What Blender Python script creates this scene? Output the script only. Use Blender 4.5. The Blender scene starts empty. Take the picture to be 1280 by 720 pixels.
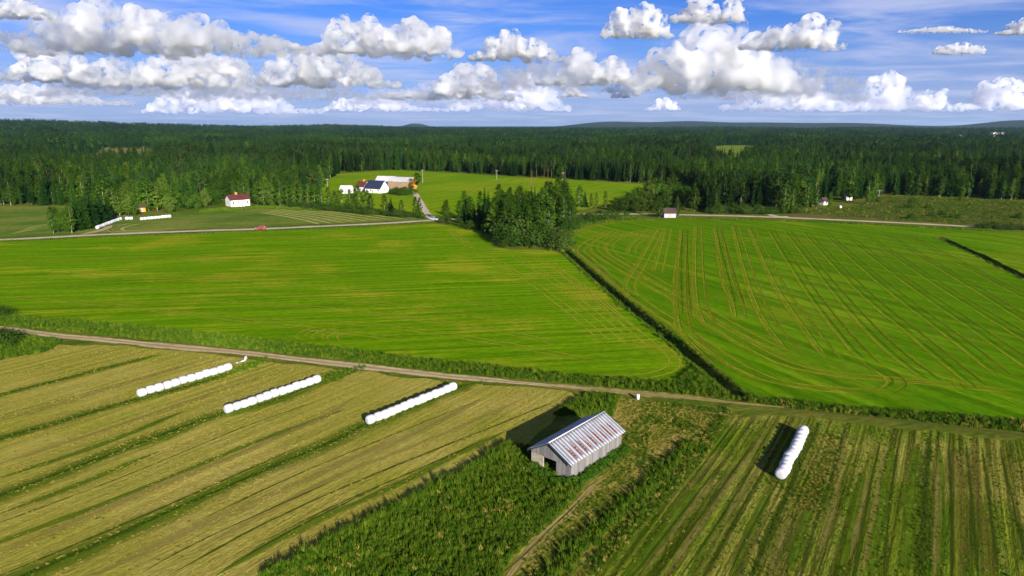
import bpy, bmesh, math, random
import numpy as np
from mathutils import Vector, noise, geometry
rng = np.random.default_rng(7)
R = random.Random(11)
S = bpy.context.scene
C = S.collection

# ---------------------------------------------------------------- camera maths
F, H, HOR = 853.0, 40.0, 157.0            # focal length in px of a 1280 px wide frame, drone height, horizon row
P = math.atan((360 - HOR) / F)
CP, SP = math.cos(P), math.sin(P)

def ray(x, y):
    dx, dy = (x - 640) / F, -(y - 360) / F
    return np.array([dx, CP + dy * SP, -SP + dy * CP])

def at(x, y, z=0.0):
    """ground point seen at a pixel of the photograph"""
    d = ray(x, y)
    t = (z - H) / d[2]
    return np.array([0, 0, H]) + t * d

def px_of(x, y, z=0.0):
    f = y * CP - (z - H) * SP
    u = y * SP + (z - H) * CP
    return 640 + F * x / f, 360 - F * u / f

def mpp(p):
    """metres per pixel at a ground point"""
    return (p[1] * CP + H * SP) / F

def sstep(a, b, x):
    t = np.clip((x - a) / (b - a), 0, 1)
    return t * t * (3 - 2 * t)

# ---------------------------------------------------------------- terrain
DITCH_PX = [[(706, 313), (722, 327), (750, 352), (780, 377), (815, 405), (850, 433), (880, 460), (905, 480), (922, 494)],
            [(1174, 297), (1200, 308), (1235, 324), (1280, 346), (1360, 384)]]
DITCH = [np.array([at(*q)[:2] for q in d]) for d in DITCH_PX]

def seg_dist(x, y, poly):
    d = np.full(np.shape(x), 1e9)
    for a, b in zip(poly[:-1], poly[1:]):
        ab = b - a
        t = np.clip(((x - a[0]) * ab[0] + (y - a[1]) * ab[1]) / (ab @ ab), 0, 1)
        d = np.minimum(d, np.hypot(x - a[0] - t * ab[0], y - a[1] - t * ab[1]))
    return d

def hgt(x, y, ditch=True):
    x = np.asarray(x, float); y = np.asarray(y, float)
    r = np.hypot(x, y)
    col = 640 + 877 * x / np.maximum(y, 50)
    w = sstep(680, 1800, r)
    roll = (np.sin(x / 410 + 1.3) * np.cos(y / 530 + .4) + .6 * np.sin(x / 190 - y / 260)) * 3.2 + 4
    h = w * roll + sstep(2200, 4500, r) * 9
    def bump(c, s, r0, rs, a):
        return a * np.exp(-((col - c) / s) ** 2) * np.exp(-((r - r0) / rs) ** 2)
    h = h + bump(40, 190, 3700, 1100, 34) + bump(-260, 200, 3500, 1100, 34)
    h = h + bump(420, 75, 4300, 800, 16) + bump(250, 90, 4600, 900, 10)
    h = h + bump(760, 55, 9500, 1300, 74) + bump(850, 60, 9800, 1300, 62) + bump(950, 90, 9500, 1300, 56)
    h = h + bump(1080, 90, 9300, 1300, 44) + bump(1265, 60, 9300, 1300, 70) + bump(1420, 130, 9300, 1300, 60)
    h = h + bump(519, 16, 10800, 700, 62)
    if ditch:
        for d in DITCH:
            m = r < 600
            if np.any(m):
                h = h - np.where(m, 1.7 * np.exp(-(seg_dist(x, y, d) / 1.25) ** 4), 0)
    return h

def at_t(x, y):
    z = 0.0
    for _ in range(12):
        p = at(x, y, min(z, H - 3))
        z = float(hgt(p[0], p[1], False))
    return np.array([p[0], p[1], z])

# ---------------------------------------------------------------- tags and objects
def tag(o, label=None, cat=None, group=None, kind=None):
    if label: o['label'] = label
    if cat: o['category'] = cat
    if group: o['group'] = group
    if kind: o['kind'] = kind
    return o

def mesh_obj(name, verts, faces, mat=None, parent=None, smooth=False, mats=None, midx=None):
    me = bpy.data.meshes.new(name)
    me.from_pydata([tuple(map(float, v)) for v in verts], [], [tuple(map(int, f)) for f in faces])
    for m in (mats or ([mat] if mat else [])): me.materials.append(m)
    if midx is not None: me.polygons.foreach_set('material_index', np.asarray(midx, np.int32))
    if smooth: me.polygons.foreach_set('use_smooth', np.ones(len(me.polygons), bool))
    me.update()
    o = bpy.data.objects.new(name, me)
    C.objects.link(o)
    if parent: o.parent = parent
    return o

def empty(name, loc, rz=0.0):
    o = bpy.data.objects.new(name, None)
    C.objects.link(o)
    o.empty_display_size = .5
    o.location = loc; o.rotation_euler = (0, 0, rz)
    return o

def copy_tree(o, parent=None):
    c = o.copy(); C.objects.link(c)
    c.parent = parent
    for ch in list(o.children): copy_tree(ch, c)
    return c

class MB:
    """collects shapes into one mesh"""
    def __init__(s): s.v = []; s.f = []; s.m = []
    def add(s, v, f, m=0):
        b = len(s.v); s.v += [tuple(map(float, q)) for q in v]
        s.f += [tuple(i + b for i in q) for q in f]; s.m += [m] * len(f)
    def box(s, c, d, m=0, rz=0.0):
        v = []
        ca, sa = math.cos(rz), math.sin(rz)
        for k in range(8):
            x = (k & 1 or -1) * d[0] / 2 if (k & 1) else -d[0] / 2
            y = d[1] / 2 if (k & 2) else -d[1] / 2
            z = d[2] / 2 if (k & 4) else -d[2] / 2
            v.append((c[0] + x * ca - y * sa, c[1] + x * sa + y * ca, c[2] + z))
        s.add(v, [(0, 2, 3, 1), (4, 5, 7, 6), (0, 1, 5, 4), (2, 6, 7, 3), (0, 4, 6, 2), (1, 3, 7, 5)], m)
    def tube(s, p0, p1, r0, r1, n=8, m=0, cap=True):
        p0, p1 = Vector(p0), Vector(p1)
        a = (p1 - p0).normalized()
        u = a.orthogonal().normalized(); w = a.cross(u)
        v = []
        for p, r in ((p0, r0), (p1, r1)):
            for k in range(n):
                t = 2 * math.pi * k / n
                v.append(p + (u * math.cos(t) + w * math.sin(t)) * r)
        f = [(k, (k + 1) % n, n + (k + 1) % n, n + k) for k in range(n)]
        if cap: f += [tuple(range(n))[::-1], tuple(range(n, 2 * n))]
        s.add(v, f, m)
    def lathe(s, prof, n=20, m=0, axis='z', c=(0, 0, 0)):
        v = []; L = len(prof)
        for (r, h) in prof:
            for k in range(n):
                t = 2 * math.pi * k / n
                q = (r * math.cos(t), r * math.sin(t), h) if axis == 'z' else (h, r * math.cos(t), r * math.sin(t))
                v.append((q[0] + c[0], q[1] + c[1], q[2] + c[2]))
        f = []
        for i in range(L - 1):
            for k in range(n):
                f.append((i * n + k, i * n + (k + 1) % n, (i + 1) * n + (k + 1) % n, (i + 1) * n + k))
        f += [tuple(range(n))[::-1], tuple(range((L - 1) * n, L * n))]
        s.add(v, f, m)
    def build(s, name, mat, parent=None, smooth=False, mats=None):
        return mesh_obj(name, s.v, s.f, mat, parent, smooth, mats, s.m if mats else None)

# ---------------------------------------------------------------- materials
class NT:
    def __init__(s, name):
        s.m = bpy.data.materials.new(name); s.m.use_nodes = True
        s.t = s.m.node_tree; s.b = s.t.nodes['Principled BSDF']
        s.out = s.t.nodes['Material Output']
    def n(s, typ, **kw):
        o = s.t.nodes.new(typ)
        for k, v in kw.items(): setattr(o, k, v)
        return o
    def l(s, a, b): s.t.links.new(a, b)
    def val(s, sock, v):
        if hasattr(v, 'is_output'): s.l(v, sock)
        else: sock.default_value = v
    def math(s, op, a, b=0.0, c=None):
        o = s.n('ShaderNodeMath', operation=op); s.val(o.inputs[0], a); s.val(o.inputs[1], b)
        if c is not None: s.val(o.inputs[2], c)
        return o.outputs[0]
    def pos(s, obj=False):
        if obj: return s.n('ShaderNodeTexCoord').outputs['Object']
        return s.n('ShaderNodeNewGeometry').outputs['Position']
    def xf(s, vec, rot=0.0, scale=(1, 1, 1)):
        """rotate so x runs along the direction 'rot' (degrees), then scale"""
        o = s.n('ShaderNodeVectorRotate', rotation_type='Z_AXIS'); s.l(vec, o.inputs['Vector'])
        o.inputs['Angle'].default_value = -math.radians(rot)
        p = s.n('ShaderNodeVectorMath', operation='MULTIPLY'); s.l(o.outputs[0], p.inputs[0]); p.inputs[1].default_value = scale
        return p.outputs[0]
    def noise(s, vec, scale=1.0, detail=4.0, rough=.55, dist=0.0):
        o = s.n('ShaderNodeTexNoise'); s.l(vec, o.inputs['Vector'])
        o.inputs['Scale'].default_value = scale; o.inputs['Detail'].default_value = detail
        o.inputs['Roughness'].default_value = rough; o.inputs['Distortion'].default_value = dist
        return o.outputs['Fac']
    def ramp(s, f, a, b):
        o = s.n('ShaderNodeMapRange'); s.val(o.inputs[0], f)
        o.inputs[1].default_value = a; o.inputs[2].default_value = b; o.interpolation_type = 'SMOOTHSTEP'
        return o.outputs[0]
    def mix(s, f, a, b):
        o = s.n('ShaderNodeMix', data_type='RGBA'); s.val(o.inputs[0], f)
        for sock, v in ((o.inputs[6], a), (o.inputs[7], b)):
            if hasattr(v, 'is_output'): s.l(v, sock)
            else: sock.default_value = (*v, 1)
        return o.outputs[2]
    def bump(s, h, strength=.4, dist=.1):
        o = s.n('ShaderNodeBump'); s.l(h, o.inputs['Height']); o.inputs['Strength'].default_value = strength; o.inputs['Distance'].default_value = dist
        s.l(o.outputs[0], s.b.inputs['Normal'])
    def done(s, col, rough=.9, spec=.15):
        s.val(s.b.inputs['Base Color'], col if hasattr(col, 'is_output') else (*col, 1))
        s.val(s.b.inputs['Roughness'], rough)
        s.b.inputs['Specular IOR Level'].default_value = spec
        return s.m

def grass_mat(name, cols, ang, stretch=12, scale=.5, patch=.02, fine=2.5, bump=.6, streak=(.42, .62), mix2=(.4, .6), lines=0.0, linew=2.0):
    """turf: three colours mixed by streaks along 'ang', by broad patches and by a fine grain"""
    n = NT(name); p = n.pos()
    st = n.noise(n.xf(p, ang, (1 / stretch, 1, 1)), scale, 5, .6)
    pa = n.noise(p, patch, 5, .6)
    fi = n.noise(n.xf(p, ang, (.35, 1, 1)), fine, 4, .7)
    c = n.mix(n.ramp(st, *streak), cols[0], cols[1])
    c = n.mix(n.ramp(n.math('ADD', n.math('MULTIPLY', pa, .65), n.math('MULTIPLY', st, .35)), *mix2), c, cols[2])
    v = n.math('ADD', n.math('MULTIPLY', fi, 1.5), .25)
    if lines:      # mower and rake lines
        ln = n.noise(n.xf(p, ang, (1 / 70, 1, 1)), linew, 3, .6)
        v = n.math('MULTIPLY', v, n.math('ADD', n.math('MULTIPLY', n.ramp(ln, .36, .64), lines), 1 - lines / 2))
    mul = n.n('ShaderNodeVectorMath', operation='SCALE'); n.l(c, mul.inputs[0]); n.l(v, mul.inputs['Scale'])
    n.bump(n.math('ADD', fi, st), bump, .18)
    return n.done(mul.outputs[0], 1.0, 0.0)

def plain(name, col, rough=.6, spec=.3, var=.15, scale=3.0, metal=0.0):
    n = NT(name); p = n.pos(True)
    f = n.noise(p, scale, 4)
    lo = tuple(c * (1 - var) for c in col); hi = tuple(min(1, c * (1 + var)) for c in col)
    n.b.inputs['Metallic'].default_value = metal
    return n.done(n.mix(n.ramp(f, .3, .7), lo, hi), rough, spec)

def ribbon_mat(name, c0, c1, soft=.6, breakup=.5, scale=.8, stretch=6, wheel=False, density=1.0, bump=.4):
    """a soft edged strip: UV.x runs -1..1 across it, UV.y along it in metres"""
    n = NT(name)
    uv = n.n('ShaderNodeUVMap').outputs[0]; sep = n.n('ShaderNodeSeparateXYZ'); n.l(uv, sep.inputs[0])
    p = n.pos()
    nz = n.noise(p, scale, 5, .65)
    cmb = n.n('ShaderNodeCombineXYZ'); n.l(n.math('MULTIPLY', sep.outputs[1], 1 / stretch), cmb.inputs[1]); n.l(n.math('MULTIPLY', sep.outputs[0], 2.5), cmb.inputs[0])
    ns = n.noise(cmb.outputs[0], 1.6, 4, .6)
    a = n.math('SUBTRACT', 1.0, n.math('ABSOLUTE', sep.outputs[0]))
    a = n.math('ADD', a, n.math('MULTIPLY', n.math('SUBTRACT', n.math('ADD', n.math('MULTIPLY', nz, .5), n.math('MULTIPLY', ns, .5)), .5), breakup * 3))
    al = n.math('MULTIPLY', n.ramp(a, .1, .1 + soft), density)
    c = n.mix(n.ramp(n.math('ADD', n.math('MULTIPLY', nz, .5), n.math('MULTIPLY', ns, .5)), .38, .62), c0, c1)
    if wheel:   # grassy middle between two worn wheel lines
        d = n.math('ABSOLUTE', n.math('SUBTRACT', n.math('ABSOLUTE', sep.outputs[0]), .42))
        g = n.ramp(n.math('ADD', d, n.math('MULTIPLY', n.math('SUBTRACT', nz, .5), .5)), .12, .42)
        c = n.mix(n.math('MULTIPLY', g, wheel), c, (.07, .10, .018))
    n.b.inputs['Alpha'].default_value = 1
    n.l(al, n.b.inputs['Alpha'])
    n.bump(nz, bump, .1)
    return n.done(c, 1.0, 0.0)

def leaf_mat(name, a, b, c=None, rough=.7, stand=False):
    n = NT(name)
    oi = n.n('ShaderNodeObjectInfo').outputs['Random']
    isl = n.n('ShaderNodeNewGeometry').outputs['Random Per Island']
    col = n.mix(isl, a, b)
    if c: col = n.mix(n.math('MULTIPLY', n.ramp(oi, .3, 1.0), .7), col, c)
    if stand:      # stands of darker and lighter growth
        loc = n.n('ShaderNodeObjectInfo').outputs['Location']
        q = n.noise(loc, .0075, 4, .6)
        sc = n.n('ShaderNodeVectorMath', operation='SCALE'); n.l(col, sc.inputs[0]); n.l(n.math('ADD', n.math('MULTIPLY', n.ramp(q, .36, .64), 1.0), .55), sc.inputs['Scale']); col = sc.outputs[0]
    return n.done(col, rough, .0)

M = {}
M['ground'] = grass_mat('rough_turf', [(.050, .092, .006), (.085, .125, .009), (.125, .125, .020)], 20, 3, .35, .03, 1.6)
M['field_left'] = grass_mat('bright_field_turf', [(.074, .172, .0015), (.112, .208, .0020), (.195, .230, .008)], 9, 18, .60, .035, 1.6, .5, (.38, .60), (.49, .61), .28, .5)
M['field_right'] = grass_mat('striped_field_turf', [(.058, .148, .0015), (.084, .178, .0020), (.138, .200, .006)], 117, 30, .35, .022, 1.5, .4, (.38, .62), (.49, .64), .35, .3)
M['meadow'] = grass_mat('pale_meadow_turf', [(.062, .118, .012), (.090, .145, .016), (.145, .170, .030)], 8, 9, .3, .03, 1.0)
M['farm_field'] = grass_mat('farm_field_turf', [(.088, .190, .002), (.118, .220, .003), (.165, .230, .006)], 60, 14, .2, .015, .8, .3)
M['stubble'] = grass_mat('mown_stubble', [(.255, .225, .034), (.150, .180, .014), (.330, .270, .060)], 56, 22, .85, .05, 3.4, .8, (.42, .68), (.44, .64), .25, 1.0)
M['rough_field'] = grass_mat('green_stubble', [(.104, .130, .009), (.044, .086, .004), (.180, .165, .028)], 57.5, 30, .95, .06, 3.4, .9, (.36, .64), (.46, .62), 1.0, 1.7)
M['bank'] = grass_mat('golden_bank_turf', [(.150, .140, .018), (.060, .100, .006), (.260, .200, .045)], 55, 3, .9, .16, 3.0, 1.0, (.40, .60), (.46, .60), .4, 1.0)
M['scrub'] = grass_mat('scrub_turf', [(.070, .090, .012), (.115, .115, .020), (.120, .090, .034)], 10, 4, .10, .02, .5, .6)
M['far_field'] = grass_mat('far_field_turf', [(.09, .16, .010), (.12, .18, .012), (.15, .18, .02)], 10, 6, .05, .01, .3, .2)
M['straw_field'] = grass_mat('straw_clearing', [(.15, .14, .04), (.10, .11, .02), (.20, .16, .06)], 10, 6, .05, .01, .3, .2)
M['gravel'] = ribbon_mat('pale_gravel', (.36, .30, .20), (.50, .43, .30), .25, .12, .5, 10)
M['dirt'] = ribbon_mat('dirt_track', (.34, .25, .12), (.50, .38, .21), .45, .35, .7, 12, .55)
M['dirt_faint'] = ribbon_mat('faded_track', (.22, .175, .05), (.34, .26, .09), .6, .7, .7, 10, .5)
M['grass_lane'] = ribbon_mat('grassy_lane', (.120, .125, .018), (.185, .165, .035), 1.1, 1.0, .6, 9, .9, .6)
M['band_green'] = ribbon_mat('uncut_green_band', (.055, .108, .005), (.098, .145, .008), .9, .55, .5, 14, False, .9)
M['band_dark'] = ribbon_mat('dark_furrow', (.022, .042, .004), (.052, .074, .008), .9, 1.0, 1.0, 7, False, .75)
M['band_tan'] = ribbon_mat('dry_band', (.21, .17, .035), (.29, .225, .06), 1.1, .8, .7, 14, False, .55)
M['band_brown'] = ribbon_mat('brown_weed_band', (.100, .088, .014), (.14, .108, .02), 1.2, .9, .6, 8, False, .5)
M['track_pale'] = ribbon_mat('pale_wheel_line', (.20, .225, .008), (.30, .27, .026), .9, .6, .5, 9, False, .9)
M['track_dark'] = ribbon_mat('dark_wheel_line', (.030, .078, .002), (.052, .105, .003), 1.0, .7, .4, 12, False, .7)
M['track_soft'] = ribbon_mat('faded_wheel_line', (.165, .225, .005), (.240, .250, .012), 1.1, .6, .3, 14, False, .8)
M['windrow'] = ribbon_mat('windrow_line', (.27, .29, .07), (.34, .33, .09), .8, .3, .4, 9, False, .95)
M['shade_toned_forest_floor'] = plain('shade_toned_forest_floor', (.016, .030, .009), .95, .05, .5, .02)  # base colour darkened to stand in for self shade of the far canopy
M['spruce'] = leaf_mat('spruce_needles', (.005, .022, .004), (.016, .050, .006), (.024, .062, .006), .8, True)
M['pine'] = leaf_mat('pine_needles', (.009, .028, .006), (.024, .054, .009), (.030, .056, .010), .8, True)
M['birch'] = leaf_mat('birch_leaves', (.016, .048, .004), (.050, .098, .006), (.066, .108, .008), .8, True)
M['grove'] = leaf_mat('dark_grove_leaves', (.009, .034, .003), (.032, .074, .005), (.046, .084, .006), .8)
M['broad'] = leaf_mat('broad_leaves', (.014, .044, .004), (.044, .088, .007), (.062, .092, .012), .8, True)
M['shrub'] = leaf_mat('willow_leaves', (.014, .040, .005), (.038, .074, .008), (.048, .078, .012), .8)
M['grey_paint'] = plain('faded_grey_boards', (.36, .33, .35), .85, .1, .12, .8)
M['bark'] = plain('grey_brown_bark', (.08, .062, .045), .95, .1, .3, 6)
M['pine_bark'] = plain('red_pine_bark', (.17, .085, .045), .95, .1, .3, 4)
M['birch_bark'] = plain('white_birch_bark', (.34, .32, .28), .8, .2, .35, 4)
M['tuft'] = leaf_mat('tall_grass_blades', (.020, .062, .004), (.050, .105, .006), (.125, .165, .012))
M['weed'] = leaf_mat('weed_leaves', (.024, .074, .006), (.056, .125, .010), (.05, .10, .008))
M['dry'] = leaf_mat('dry_grass_blades', (.22, .185, .028), (.34, .27, .06), (.25, .21, .04))
M['white'] = plain('white_painted_boards', (.66, .64, .62), .7, .2, .05, 1.5)
def film_mat():
    n = NT('white_bale_film'); p = n.pos(True); oi = n.n('ShaderNodeObjectInfo').outputs['Random']
    f = n.noise(p, 2.2, 5, .6); w_ = n.noise(n.xf(p, 0, (1, 6, 6)), 2.5, 4, .6)
    c = n.mix(oi, (.42, .42, .44), (.52, .52, .52)); c = n.mix(n.math('MULTIPLY', n.ramp(f, .55, .75), .35), c, (.40, .38, .33))
    n.bump(w_, .6, .06); return n.done(c, .38, .35)
M['film'] = film_mat()
M['red_roof'] = plain('red_brown_roof', (.085, .022, .018), .7, .3, .2, .8)
M['navy_roof'] = plain('navy_roof', (.018, .024, .055), .5, .4, .2, .8)
M['grey_roof'] = plain('pale_grey_roof', (.46, .45, .45), .5, .4, .15, .6)
M['dark_roof'] = plain('dark_brown_roof', (.055, .030, .025), .7, .3, .25, .8)
M['orange'] = plain('ochre_boards', (.50, .22, .03), .75, .2, .12, .7)
M['tan_wall'] = plain('tan_boards', (.24, .165, .10), .8, .2, .15, .7)
M['redwall'] = plain('faded_red_boards', (.38, .14, .08), .8, .2, .15, .7)
M['brick'] = plain('orange_brick', (.55, .20, .07), .85, .2, .2, 3)
M['glass'] = plain('dark_window_glass', (.02, .025, .03), .12, .6, .1, 1)
M['grey_wood'] = plain('weathered_pole', (.32, .29, .25), .9, .1, .2, 2)
M['dead'] = plain('dead_brown_wood', (.16, .070, .035), .95, .1, .25, 2)
M['car_red'] = plain('red_car_paint', (.27, .002, .003), .3, .5, .03, 1)
M['car_silver'] = plain('silver_car_paint', (.55, .57, .60), .3, .5, .03, 1, .3)
M['tyre'] = plain('black_rubber', (.015, .015, .015), .8, .2, .1, 3)
M['rim'] = plain('alloy_rim', (.5, .5, .5), .3, .5, .05, 3, .8)
M['lamp'] = plain('clear_headlight', (.8, .8, .78), .1, .6, .02, 3)
M['lamp_red'] = plain('red_tail_light', (.5, .01, .01), .2, .5, .02, 3)
M['black'] = plain('black_plastic', (.02, .02, .02), .6, .3, .1, 3)

# ---------------------------------------------------------------- ground sheet
def axis_coords(fine0, fine1, step, spans):
    a = list(np.arange(fine0, fine1, step))
    lo, hi = a[0], a[-1]
    for lim, st in spans:
        while hi < lim[1]: hi += st; a.append(hi)
        while lo > lim[0]: lo -= st; a.insert(0, lo)
    return np.array(a)
gx = axis_coords(12, 40, .45, [((5, 160), 1.5), ((-200, 260), 12), ((-1000, 1000), 40), ((-9000, 9000), 130), ((-26000, 26000), 2500)])
gy = axis_coords(84, 300, 1.5, [((0, 600), 12), ((-60, 2200), 40), ((-400, 12500), 120), ((-8000, 30000), 2500)])
X, Y = np.meshgrid(gx, gy)
Z = hgt(X, Y)
nx, ny = len(gx), len(gy)
idx = np.arange(nx * ny).reshape(ny, nx)
quads = np.stack([idx[:-1, :-1], idx[:-1, 1:], idx[1:, 1:], idx[1:, :-1]], -1).reshape(-1, 4)
cx_, cy_ = X[:-1, :-1].ravel(), Y[:-1, :-1].ravel()
g = mesh_obj('ground', np.stack([X, Y, Z], -1).reshape(-1, 3), quads, smooth=True, mats=[M['ground'], M['shade_toned_forest_floor']],
             midx=(np.hypot(cx_, cy_) > 640).astype(int))
tag(g, kind='structure')

# ---------------------------------------------------------------- sheets and ribbons
def catmull(pts, step=2.0, closed=False):
    pts = [np.asarray(p, float)[:2] for p in pts]; n = len(pts); out = []
    for i in range(n if closed else n - 1):
        if closed: p0, p1, p2, p3 = (pts[(i + k - 1) % n] for k in range(4))
        else: p0, p1, p2, p3 = pts[max(i - 1, 0)], pts[i], pts[i + 1], pts[min(i + 2, n - 1)]
        m = max(2, int(np.hypot(*(p2 - p1)) / step))
        m = min(m, 400)
        for k in range(m):
            t = k / m
            out.append(.5 * ((2 * p1) + (-p0 + p2) * t + (2 * p0 - 5 * p1 + 4 * p2 - p3) * t * t + (-p0 + 3 * p1 - 3 * p2 + p3) * t ** 3))
    if not closed: out.append(pts[-1])
    return np.array(out)

def sheet(name, pxs, mat, z=.03, step=3.0, jit=.35, smooth=False, terrain=False):
    if terrain:
        w = [at_t(*q) for q in pxs]
    else:
        w = [at(*q) for q in pxs]
    if smooth: o = catmull(w, step, True)
    else:
        o = []
        for a, b in zip(w, w[1:] + w[:1]):
            m = max(1, min(200, int(np.hypot(*(b - a)[:2]) / step)))
            o += [a[:2] + (b - a)[:2] * k / m for k in range(m)]
        o = np.array(o)
    o = o + rng.normal(0, jit, o.shape)
    if terrain:
        # grid inside the outline so that it follows the terrain
        vs = [(q[0], q[1], float(hgt(q[0], q[1], False)) + z) for q in o]
        c = np.mean(o, 0); rings = 6; V = []; Fc = []
        n = len(o)
        for k in range(rings, 0, -1):
            for q in o:
                u = c + (q - c) * k / rings
                V.append((u[0], u[1], float(hgt(u[0], u[1], False)) + z))
        V.append((c[0], c[1], float(hgt(c[0], c[1], False)) + z))
        for k in range(rings - 1):
            for i in range(n): Fc.append((k * n + i, k * n + (i + 1) % n, (k + 1) * n + (i + 1) % n, (k + 1) * n + i))
        for i in range(n): Fc.append(((rings - 1) * n + i, (rings - 1) * n + (i + 1) % n, rings * n))
        ob = mesh_obj(name, V, Fc, mat)
    else:
        vs = [Vector((q[0], q[1], z)) for q in o]
        tr = geometry.tessellate_polygon([vs])
        tr = [t if (vs[t[1]] - vs[t[0]]).cross(vs[t[2]] - vs[t[0]]).z > 0 else t[::-1] for t in tr]
        ob = mesh_obj(name, vs, tr, mat)
    return tag(ob, kind='structure')

class Ribbons:
    def __init__(s): s.v = []; s.f = []; s.uv = []
    def add(s, pts, width, z, step=1.5, wob=.15, taper=True, world=False, tl=5.0):
        w = [np.asarray(q, float)[:2] for q in pts] if world else [at(*q)[:2] for q in pts]
        c = catmull(w, step)
        d = np.gradient(c, axis=0); d /= np.maximum(np.hypot(d[:, 0], d[:, 1]), 1e-6)[:, None]
        nrm = np.stack([-d[:, 1], d[:, 0]], 1)
        L = np.concatenate([[0], np.cumsum(np.hypot(*np.diff(c, axis=0).T))])
        sd = R.uniform(0, 999)
        wv = np.array([noise.noise((q / 9 + sd, sd, 0)) for q in L]) * wob * width
        wm = np.array([1 + .35 * noise.noise((q / 6 + sd, 7 + sd, 0)) for q in L])
        if taper: wm = wm * np.clip(np.minimum(L, L[-1] - L) / tl + .15, 0, 1)
        b = len(s.v)
        for i in range(len(c)):
            for j, u in enumerate((-1, -.33, .33, 1)):
                q = c[i] + nrm[i] * (wv[i] + u * width / 2 * wm[i])
                s.v.append((q[0], q[1], z)); s.uv.append((u, L[i] + sd))
        for i in range(len(c) - 1):
            for j in range(3):
                a = b + i * 4 + j
                s.f.append((a, a + 1, a + 5, a + 4)[::-1])
        return c
    def build(s, name, mat):
        o = mesh_obj(name, s.v, s.f, mat)
        me = o.data
        uv = me.uv_layers.new(name='UVMap')
        li = np.zeros(len(me.loops), np.int32); me.loops.foreach_get('vertex_index', li)
        uv.data.foreach_set('uv', np.array(s.uv, np.float32)[li].ravel())
        return tag(o, kind='structure')

# fields
sheet('field', [(-330, 311), (0, 303), (130, 296.5), (327, 289.5), (480, 282.5), (540, 279), (580, 284), (602, 290), (612, 300), (616, 309), (640, 312.5), (676, 312.5), (700, 316),
                (716, 328), (745, 354), (775, 380), (810, 408), (838, 432), (858, 452), (866, 462), (862, 474), (846, 478), (700, 468), (560, 453), (420, 436), (300, 422), (180, 409), (0, 394), (-330, 369)], M['field_left'], .03)
sheet('field', [(713, 300), (716, 291), (735, 283), (770, 276.5), (800, 274.5), (860, 273), (960, 275), (1100, 281), (1230, 288), (1280, 291), (1600, 309),
                (1600, 376), (1360, 380.5), (1280, 342.5), (1235, 321), (1200, 305.3), (1174, 295), (1171, 297.5), (1198, 310), (1233, 327), (1280, 350.5), (1362, 390), (1600, 392),
                (1600, 590), (1280, 527), (1180, 518), (1100, 512), (1010, 503), (960, 497), (934, 490), (905, 468), (868, 436), (832, 406), (795, 374), (760, 345), (728, 318)], M['field_right'], .03)
sheet('mown_field', [(-330, 392), (-100, 415), (0, 426), (100, 431), (160, 432), (300, 448), (420, 461), (560, 477), (700, 489), (735, 494), (700, 520), (640, 565), (560, 610), (470, 655), (350, 725), (250, 800), (-700, 800), (-700, 500)], M['stubble'], .03)
sheet('mown_field', [(905, 522), (960, 519), (1010, 524), (1100, 532), (1280, 553), (1600, 605), (1700, 900), (740, 900), (735, 722), (800, 655), (850, 600)], M['rough_field'], .03)
sheet('meadow', [(-330, 262), (0, 258), (85, 257.5), (100, 264), (150, 268), (230, 264), (262, 261), (330, 257), (352, 256), (400, 262), (450, 269), (540, 274.5), (525, 276), (480, 276.5), (327, 283.5), (130, 290.5), (0, 297), (-330, 306)], M['meadow'], .03)
sheet('farm_field', [(392, 262), (400, 245), (404, 231), (422, 217.5), (460, 214.5), (500, 213.2), (560, 216), (640, 221), (740, 226.5), (800, 230), (880, 233), (875, 241), (800, 240), (770, 252), (730, 262), (700, 264), (600, 268), (545, 273), (500, 271), (440, 267)], M['farm_field'], .03)
sheet('scrub_meadow', [(985, 266), (1015, 262), (1062, 259), (1085, 249), (1110, 245), (1200, 249), (1280, 252), (1600, 260), (1600, 303), (1280, 288), (1230, 281.5), (1100, 274.5), (985, 269.5)], M['scrub'], .03)
sheet('far_field', [(898, 205), (890, 183.5), (905, 182), (942, 182), (945, 186), (930, 193), (925, 205)], M['far_field'], .4, 12, 1, terrain=True)
sheet('far_field', [(120, 212), (122, 184), (150, 183), (192, 183), (196, 191), (190, 212)], M['straw_field'], .4, 12, 1, terrain=True)
sheet('far_field', [(60, 208), (62, 196), (130, 192), (205, 194), (208, 208)], M['far_field'], .55, 12, 1, terrain=True)
sheet('far_field', [(1180, 173.6), (1184, 170), (1275, 170.5), (1275, 173.8)], M['far_field'], .4, 20, 2, terrain=True)

sheet('bank', [(770, 497), (800, 500), (905, 514), (930, 521), (900, 530), (852, 590), (800, 640), (740, 700), (715, 740), (600, 740), (640, 690), (700, 640), (716, 606), (784, 556), (760, 520)], M['bank'], .025, 1.5, .5)
rb = Ribbons()
ROAD = [(-330, 316), (0, 300), (130, 293.3), (240, 289), (327, 286.2), (400, 283), (480, 279.3), (540, 275.5), (600, 272), (660, 269.5), (720, 268), (790, 267.6), (860, 268.8), (960, 271.3), (1100, 277.5), (1190, 282), (1240, 285.2)]
rb.add(ROAD, 5.2, .07, 4, .02, False)
rb.add([(541, 275.5), (534, 267), (529, 259), (522, 247), (519, 242), (512, 239)], 4.2, .075, 2, .02, False)
rb.add([(985, 270.8), (972, 270.8), (960, 267), (966, 262)], 4.0, .075, 2, .02, False)
rb.build('gravel_road', M['gravel'])
rb = Ribbons()
rb.add([(-330, 382), (-100, 401), (0, 411), (75, 420), (150, 427), (225, 434.5), (300, 441), (360, 448), (420, 455), (490, 463), (560, 470.5), (640, 478), (740, 486.5)], 3.6, .075, 1.5, .05, True, tl=28.0)
rb.add([(100, 293.5), (118, 290), (132, 286), (140, 282)], 4, .08, 2, .05)
rb.build('dirt_track', M['dirt'])
rb = Ribbons()
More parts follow.
